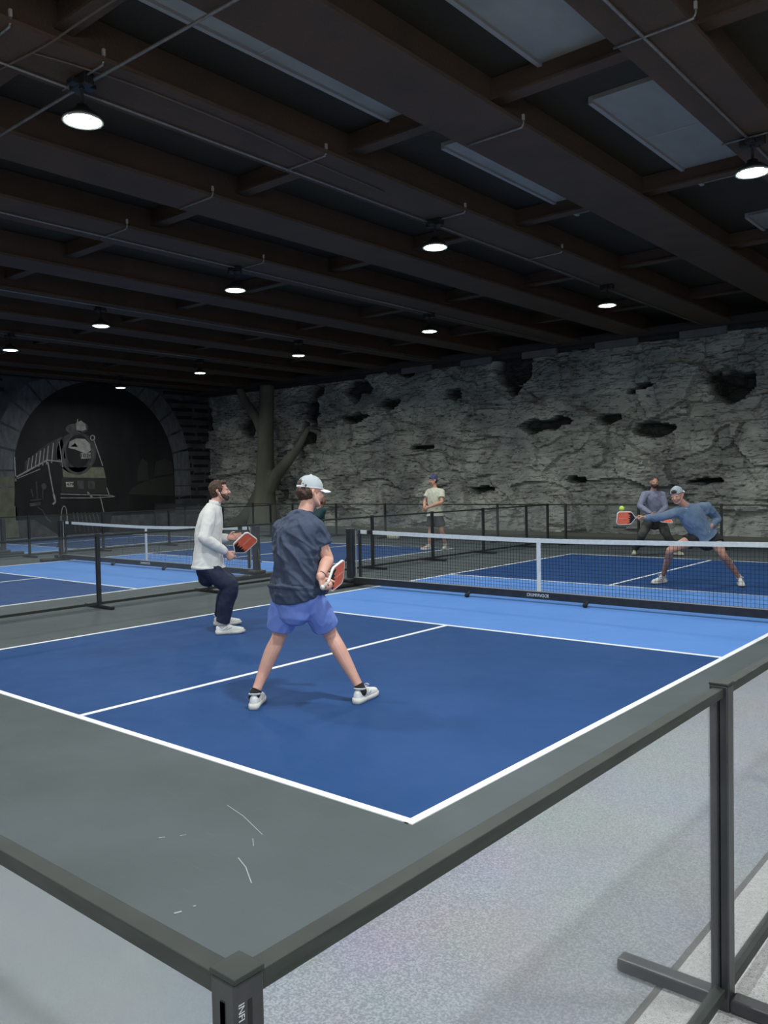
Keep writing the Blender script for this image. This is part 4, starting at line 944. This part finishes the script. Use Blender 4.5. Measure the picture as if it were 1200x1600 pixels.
def paddle(label, c, a, w, s=1.0, grip_len=.125):
    """c head centre, a axis handle->head, w width axis"""
    a = N_(a); w = N_(V(w)-a*V(w).dot(a)); n = a.cross(w)
    r = bpy.data.objects.new('paddle', None); COL.objects.link(r); r.matrix_world = axes(c, a, w, n); tag(r, label, 'paddle', 'orange pickleball paddles')
    def outline(k):
        hl, hw = .118*k+(k-1)*.0, .098*k; pts = []
        for (cx, cy, q) in ((hl-.042, hw-.042, 0), (-hl+.050, hw-.050, 1)):
            rr = .042 if q == 0 else .050
            for i in range(7):
                t = q*PI/2+PI/2*i/6; pts.append((cx+rr*math.cos(t)*(1 if q == 0 else 1), cy+rr*math.sin(t)))
        # throat tapering into the handle
        pts = pts[:12]+[(-.150, .020), (-.165, .014)]
        return pts+[(x, -y) for x, y in reversed(pts)]
    def part(name, poly, z0, z1, m, parent=r):
        bm = bmesh.new(); slab(bm, poly, V((0, 0, 0)), V((1, 0, 0)), V((0, 1, 0)), V((0, 0, 1)), z0, z1); return link(name, bm, m, parent)
    O = outline(1.0)
    def inset(P_, d):
        out = []; k = len(P_)
        for i in range(k):
            x0, y0 = P_[i-1]; x1, y1 = P_[i]; x2, y2 = P_[(i+1) % k]
            n1 = V((y1-y0, x0-x1)); n2 = V((y2-y1, x1-x2)); nn = n1.normalized()+n2.normalized()
            nn = nn.normalized() if nn.length > 1e-6 else V((0, 0)); q = V((x1, y1))-nn*d; out.append((q.x, q.y))
        return out
    I = inset(O, .008); part('face', I, -.0075, .0075, M['orange'])
    bm = bmesh.new(); k = len(O)
    for i in range(k):
        j = (i+1) % k
        for za, zb, A, B in ((-.0085, .0085, O, O), (.0085, .0085, O, I), (-.0085, -.0085, O, I), (-.0085, .0085, I, I)):
            bm.faces.new([bm.verts.new((A[i][0], A[i][1], za)), bm.verts.new((A[j][0], A[j][1], za)), bm.verts.new((B[j][0], B[j][1], zb)), bm.verts.new((B[i][0], B[i][1], zb))])
    bmesh.ops.remove_doubles(bm, verts=bm.verts[:], dist=.00001); bmesh.ops.recalc_face_normals(bm, faces=bm.faces[:]); link('edge_guard', bm, M['edge_white'], r)
    bm = bmesh.new()
    for sg in (-1, 1):   # dark saw-tooth graphic at the throat
        z0, z1 = (.0076, .0082) if sg > 0 else (-.0082, -.0076)
        teeth = [(-.148, -.012), (-.100, -.078)]+[(x_, y_) for k_ in range(5) for x_, y_ in ((-.045-(k_ % 2)*.012, -.074+k_*.034), (-.085, -.060+k_*.034))][:9]+[(-.045, .074), (-.100, .078), (-.148, .012)]
        slab(bm, teeth, V((0, 0, 0)), V((1, 0, 0)), V((0, 1, 0)), V((0, 0, 1)), z0, z1)
    link('throat_graphic', bm, M['black_cloth'], r)
    bm = bmesh.new()
    for sg in (-1, 1): box(bm, -.03, .085, -.004, .004, .0076*sg-.0003, .0076*sg+.0005)
    link('centre_stripe', bm, M['stripe'], r)
    bm = bmesh.new(); sweep(bm, [(-.155, 0, 0), (-.17, 0, 0), (-.155-grip_len, 0, 0)], [(.0165, .0135), (.0165, .014), (.0165, .0145)], lat=(0, 1, 0), n=10, sub=2, flat_a=True, flat_b=True)
    h = link('handle', bm, M['grip'], r, True)
    bm = bmesh.new(); sweep(bm, [(-.152-grip_len, 0, 0), (-.162-grip_len, 0, 0)], [(.019, .017), (.019, .017)], lat=(0, 1, 0), n=10, sub=1, flat_a=True, flat_b=True); e = link('butt_cap', bm, M['edge_white'], r, True); e.parent = h
    return V(c)-a*(.165+.055)       # handle grip centre

# ---------------- player in the white cap (foreground)
D0 = 6.22
def A(px, py, dd=0): return pix(px, py, D0+dd)
f = N_(FH*.8+RH*.6)
pa = N_(RH*.36+FH*.90+UP*.22); pw = N_(UP*.95+RH*.22)
pc = A(526.5, 899.5, -.02)
Hd = paddle('orange paddle held by the white-capped foreground player', pc, pa, pw, grip_len=.10)
Hd = Hd+pa*.035
w, d, l, n = grip(Hd, pa, N_(RH*.35+FH*.2-UP*.95), RH*.3-FH*.9)
wl = A(497, 899, .30)
J = dict(hipL=A(446, 932, .06), hipR=A(482, 930, -.06), neck=A(476, 804, .06), shL=A(443, 826, .16), shR=A(490, 825, -.04),
 head=A(485.5, 770, .08), elR=A(512, 874, -.02), wrR=w, elL=A(446, 878, .42), wrL=wl,
 knL=A(436, 994, .18), knR=A(516, 990, .16), anL=ankp(396, 1110, FH*.99+RH*.05), anR=ankp(557, 1101, FH*.86+RH*.46), toeL=N_(FH*.99+RH*.05), toeR=N_(FH*.86+RH*.46),
 handR=dict(d=d, l=l, n=n, curl=(65, 75, 45), ti=.8), handL=dict(d=N_(RH*.8+FH*.1-UP*.2), l=UP, n=N_(-FH*.6+RH*.2), curl=(35, 40, 30)))
rootA, P_, r_, f_, u_ = person('person', 'man in white cap, navy T-shirt and blue shorts, back to the camera, holding a paddle', tuple(onz(480, 1100)), J,
 dict(face=f, hface=N_(RH*.86+FH*.52-UP*.03), skin=M['skin_pink'], hair='undercap', hairm=M['hair_brown'], cap=M['cap_white'], captilt=-.10, shirt=(M['navy_tee'], 'short', .024, -.075), pants=(M['blue_short'], 'shorts', .006, .78),
      vox=.005, svox=.007, pvox=.007, famp=.019, fsc=(11, 2.6), girth=1.06, arm=1.08, leg=1.0, folds=[(N_(UP*1.0-RH*.62), .9), (N_(UP*.55-RH*.9), .5)], pamp=.007, belly=-f*.05))
for k, foot, toe in (('L', (396, 1110), N_(FH*.99+RH*.05)), ('R', (557, 1101), N_(FH*.86+RH*.46))):
    g_ = onz(*foot); shoe(rootA, g_-toe*0+V((0, 0, .004)), toe, .0, sock=(M['sock_black'], .035), shin=J['kn'+k])
el_, wr_ = J['elR'], J['wrR']; ww = wr_+(el_-wr_).normalized()*.02; ax_ = N_(el_-wr_)
bm = bmesh.new(); sweep(bm, [ww, ww+ax_*.018], .0335, n=18, sub=1, flat_a=True, flat_b=True); finish(bm, 'watch_band', M['rubber'], rootA)

# ---------------- bearded man in the white pullover
D0 = 9.35
f = N_(RH*.96+FH*.25)
pa = N_(RH*.70+UP*.62-FH*.10); nn_ = N_(-FH*.78+RH*.42-UP*.42); pw = nn_.cross(pa); pc = A(383, 848, -.12)
Hd = paddle('orange paddle held by the bearded man in the white pullover', pc, pa, pw)
w, d, l, n = grip(Hd, pa, N_(RH*.9-UP*.3), FH)
J = dict(hipL=A(327, 886, .10), hipR=A(324, 887, -.10), neck=A(335, 790, 0), shL=A(337, 806, .17), shR=A(326, 807, -.17), head=A(343.5, 768, 0),
 elR=A(320, 842, -.26), wrR=w, elL=A(335, 842, .24), wrL=A(357, 840, .12), knR=A(360, 917, -.12), knL=A(359, 913, .14), anR=ankp(339, 992, f), anL=ankp(336, 978, f), toeL=f, toeR=f,
 handR=dict(d=d, l=l, n=n, curl=(65, 75, 45), ti=.8), handL=dict(d=N_(RH*.95+UP*.1), l=UP, n=N_(-FH), curl=(15, 20, 15)))
rootB, P_, r_, f_, u_ = person('person', 'bearded man in white pullover and dark navy trousers, crouching side-on with a paddle', tuple(onz(354, 985)), J,
 dict(face=f, hface=N_(RH*.98+FH*.12+UP*.06), skin=M['skin_pink'], hair='short', hairm=M['hair_brown'], beard=True, shirt=(M['white_top'], 'long', .034, -.01), shirt_name='pullover', collar=.042,
      pants=(M['navy_pant'], 'long', .036, .93), belly=-f*.035, famp=.006, vox=.0055, fsc=(10, 4), folds=[(N_(UP+RH*.5), .7), (N_(UP*.4+RH), .5)], pamp=.006))
for k, foot, sh_ in (('R', (339, 992), 'anR'), ('L', (336, 978), 'anL')):
    g_ = onz(*foot); shoe(rootB, g_+V((0, 0, .004)), f, 0, sock=(M['sock_white'], .10), shin=J['kn'+k])
bm = bmesh.new(); sweep(bm, [P_(.086, -.006, -.005), P_(.088, .004, -.018), P_(.086, .008, -.034)], .0032, n=8); finish(bm, 'earbud', M['stud'], rootB)

# ---------------- lunging player in the slate blue pullover
dl, dr = gd(1029, 914), gd(1153, 924)
D0 = 12.35
f = N_(-FH*.9-RH*.35)
pa = N_(-RH*.985-FH*.05+UP*.0); pw = N_(UP+RH*.02-FH*.25); pc = A(976, 809.5, -.30)
Hd = paddle('orange paddle stretched out under the ball by the lunging player', pc, pa, pw, grip_len=.12)
w, d, l, n = grip(Hd, pa, N_(-RH*.2+UP*.5-FH*.6), -FH*.2-UP)
w = Hd+RH*.075+FH*.01; d = N_(-RH*.9+UP*.25); l = N_(UP*.3-FH*.8-RH*.5); n = N_(-UP*.9-FH*.3)
J = dict(hipR=A(1088, 840, -.02), hipL=A(1114, 839, .02), neck=A(1073, 793, -.14), shR=A(1058, 800, -.16), shL=A(1104, 792, -.05), head=A(1058, 775, -.22),
 elR=A(1033, 808, -.22), wrR=w, elL=A(1121, 811, .10), wrL=A(1112, 822, -.12), knR=A(1047, 860, -.05), knL=A(1130, 868, -.15), anR=ankp(1040, 911, -RH*.85-FH*.5), anL=ankp(1155, 914, -FH*.95-RH*.25), toeR=N_(-RH*.85-FH*.5), toeL=N_(-FH*.95-RH*.25),
 handR=dict(d=d, l=l, n=n, curl=(60, 70, 45), ti=.6, fr=.0095), handL=dict(d=N_(-RH*.35-UP*.9), l=N_(-RH-FH*.2), n=N_(-FH*.3+RH*.5), curl=(20, 25, 20), fr=.0095))
rootD, P_, r_, f_, u_ = person('person', 'man in slate blue pullover, black shorts and backward white cap, lunging behind the net', tuple((onz(1029, 914)+onz(1153, 924))/2), J,
 dict(face=f, hface=N_(-RH*.62-FH*.72-UP*.28), hup=N_(UP-RH*.12), skin=M['skin_tan'], hair='undercap', hairm=M['hair_dark'], cap=M['cap_white'], capdir=-1, captilt=.05, shirt=(M['slate_top'], 'long', .020, -.01), shirt_name='pullover', collar=.03,
      pants=(M['black_cloth'], 'shorts', .02, .36), vox=.006, s=1.0, famp=.006, belly=V((0, 0, 0)), folds=[(N_(UP*.6-RH*.8), 1.0)]))
t1 = N_(-RH*.85-FH*.5); t2 = N_(-FH*.95-RH*.25)
shoe(rootD, onz(1040, 911)+V((0, 0, .004)), t1, 0, sock=(M['sock_white'], .05), shin=J['knR']); shoe(rootD, onz(1155, 914)+V((0, 0, .004)), t2, 0, sock=(M['sock_white'], .06), shin=J['knL'])
bm = bmesh.new(); q = (J['elR']-w).normalized(); sweep(bm, [w+q*.012, w+q*.03], .033, n=14, sub=1, flat_a=True, flat_b=True); finish(bm, 'wristband', M['rubber'], rootD)
# undershirt showing at the open collar
bm = bmesh.new(); ell(bm, J['neck']+f*.055-UP*.02, (RH*.035, f*.02, UP*.03), 12); finish(bm, 'undershirt', M['cap_white'], rootD)

# ---------------- player in grey pullover behind him
D0 = gd(1005, 868)
f = N_(-FH*.98-RH*.1)
pa = N_(RH*.93-FH*.2-UP*.12); pw = N_(FH*.92+RH*.2+UP*.30); pc = A(1041, 814, -.40)
Hd = paddle('orange paddle held low by the player in grey, half hidden behind the lunging man', pc, pa, pw)
w, d, l, n = grip(Hd, pa, N_(-UP*.7-FH*.5), -FH)
J = dict(hipR=A(1015, 812, 0), hipL=A(1031, 812, 0), neck=A(1021, 768, -.10), shR=A(1007, 773, -.1), shL=A(1035, 773, -.1), head=A(1022.5, 754, -.15),
 elR=A(1000, 791, -.2), wrR=A(1018, 803, -.45), elL=A(1040, 793, -.18), wrL=w, knR=A(1003, 836, -.25), knL=A(1042, 836, -.25), anR=ankp(993, 866, -RH*.45-FH), anL=ankp(1053, 867, RH*.3-FH), toeR=N_(-RH*.45-FH), toeL=N_(RH*.3-FH),
 handL=dict(d=d, l=l, n=n, curl=(60, 70, 45), fr=.010), handR=dict(d=N_(RH*.7-UP*.3-FH*.3), l=UP, n=-FH, curl=(25, 30, 20), fr=.010))
rootE, P_, r_, f_, u_ = person('person', 'man in purple grey pullover and dark trousers, crouching ready near the rock wall', tuple(onz(1022, 868)), J,
 dict(face=f, hface=N_(-FH-RH*.1-UP*.08), skin=M['skin_warm'], hair='cropped', hairm=M['hair_dark'], beard=True, shirt=(M['grey_top'], 'long', .016, .0), shirt_name='pullover', collar=.026, pants=(M['olive_pant'], 'long', .015, .93), vox=.008, svox=.011, pvox=.011))
sh2 = mat('pale_yellow_green_shoe', (.55, .58, .36), .6)
shoe(rootE, onz(993, 866)+V((0, 0, .004)), N_(-RH*.45-FH), 0, m_up=sh2, sock=(M['sock_white'], .06), shin=J['knR']); shoe(rootE, onz(1053, 867)+V((0, 0, .004)), N_(RH*.3-FH), 0, m_up=sh2, sock=(M['sock_white'], .06), shin=J['knL'])

# ---------------- standing player in the cream T-shirt
D0 = gd(684, 859)
f = N_(-RH*.85-FH*.5)
J = dict(hipR=A(675, 806, .08), hipL=A(685, 806, -.08), neck=A(679, 763, 0), shR=A(670, 769, .12), shL=A(690, 769, -.12), head=A(677, 751.5, 0),
 elR=A(664, 783, .10), wrR=A(663, 793, -.05), elL=A(690, 785, -.26), wrL=A(669, 793, -.22), knR=A(673, 829, .05), knL=A(690, 829, -.1), anR=ankp(674, 859, f), anL=ankp(697, 858, -FH-RH*.3), toeR=f, toeL=N_(-FH-RH*.3),
 handR=dict(d=N_(-RH*.4-UP*.7), l=-FH, n=N_(RH), curl=(40, 40, 30), fr=.011), handL=dict(d=N_(-RH*.9-UP*.3), l=UP, n=N_(FH), curl=(40, 40, 30), fr=.011))
rootC, P_, r_, f_, u_ = person('person', 'man in cream T-shirt, charcoal shorts and backward blue cap standing by the rock wall', tuple(onz(684, 860)), J,
 dict(face=f, hface=N_(-RH*.95-FH*.3-UP*.05), skin=M['skin_tan'], hair='undercap', hairm=M['hair_dark'], cap=M['cap_blue'], capdir=-1, shirt=(M['cream_tee'], 'short', .030, .0), pants=(M['grey_short'], 'shorts', .03, .72), vox=.008, svox=.011, pvox=.011, girth=1.05))
sh3 = mat('pink_and_cream_shoe', (.60, .42, .34), .6, (.62, .58, .48), 9)
shoe(rootC, onz(674, 859)+V((0, 0, .004)), f, 0, m_up=sh3, sock=(M['sock_white'], .03), shin=J['knR']); shoe(rootC, onz(697, 858)+V((0, 0, .004)), N_(-FH-RH*.3), 0, m_up=sh3, sock=(M['sock_white'], .03), shin=J['knL'])

# ---------------- woman almost hidden behind the white-capped man
D0 = 16.0; f = N_(-RH*.8-FH*.5)
zc_ = lambda px, z, dd=0: (lambda p: V((p.x, p.y, z)))(pix(px, 760, D0+dd))
J = dict(hipR=zc_(492, .84, .08), hipL=zc_(497, .84, -.08), neck=A(499, 796, 0), shR=zc_(492, 1.13, .15), shL=zc_(503, 1.13, -.15), head=A(497.5, 780, 0),
 elR=zc_(480, .92, .1), wrR=zc_(468, 1.0, 0), elL=zc_(488, .92, -.25), wrL=zc_(472, 1.0, -.2), knR=zc_(478, .46, .1), knL=zc_(486, .46, -.15), anR=zc_(486, .10, .1), anL=zc_(496, .10, -.2), toeR=f, toeL=f,
 handR=dict(d=-RH, l=UP, n=-FH, fr=.010), handL=dict(d=-RH, l=UP, n=FH, fr=.010))
rootF, P_, r_, f_, u_ = person('person', 'person with tied auburn hair and dark teal top, hidden behind the white-capped man', tuple(zc_(488, 0)), J,
 dict(face=f, hface=N_(-RH*.6+FH*.5), skin=M['skin_warm'], hair='tied', hairm=M['hair_auburn'], shirt=(M['teal_top'], 'short', .015, .0), pants=(M['black_cloth'], 'long', .0, .93), vox=.009, svox=.012, pvox=.012, girth=.88, s=.96))
for k in 'RL':
    g_ = V((J['an'+k].x, J['an'+k].y, .004)); shoe(rootF, g_-f*.06, f, 0, sock=(M['sock_white'], .05), shin=J['kn'+k])

# ---------------- ball in the air
bl = empty('pickleball', tuple(pix(971.5, 794.5, 12.1))); tag(bl, 'yellow green pickleball in the air just above the outstretched paddle', 'ball')
bm = bmesh.new(); bmesh.ops.create_icosphere(bm, subdivisions=4, radius=.037); link('ball_shell', bm, mat('yellow_green_plastic', (.55, .80, .10), .45), bl, True)
bm = bmesh.new()
for k in range(26):
    z = 1-2*(k+.5)/26; t = k*2.39996; q = V((math.sqrt(1-z*z)*math.cos(t), math.sqrt(1-z*z)*math.sin(t), z)); a_ = q.orthogonal().normalized(); b_ = q.cross(a_)
    vs = [bm.verts.new(q*.0372+(a_*math.cos(g)+b_*math.sin(g))*.0042) for g in [2*PI*i/10 for i in range(10)]]; bm.faces.new(vs)
link('holes', bm, mat('ball_hole_shadow_green', (.16, .26, .03), .8), bl)
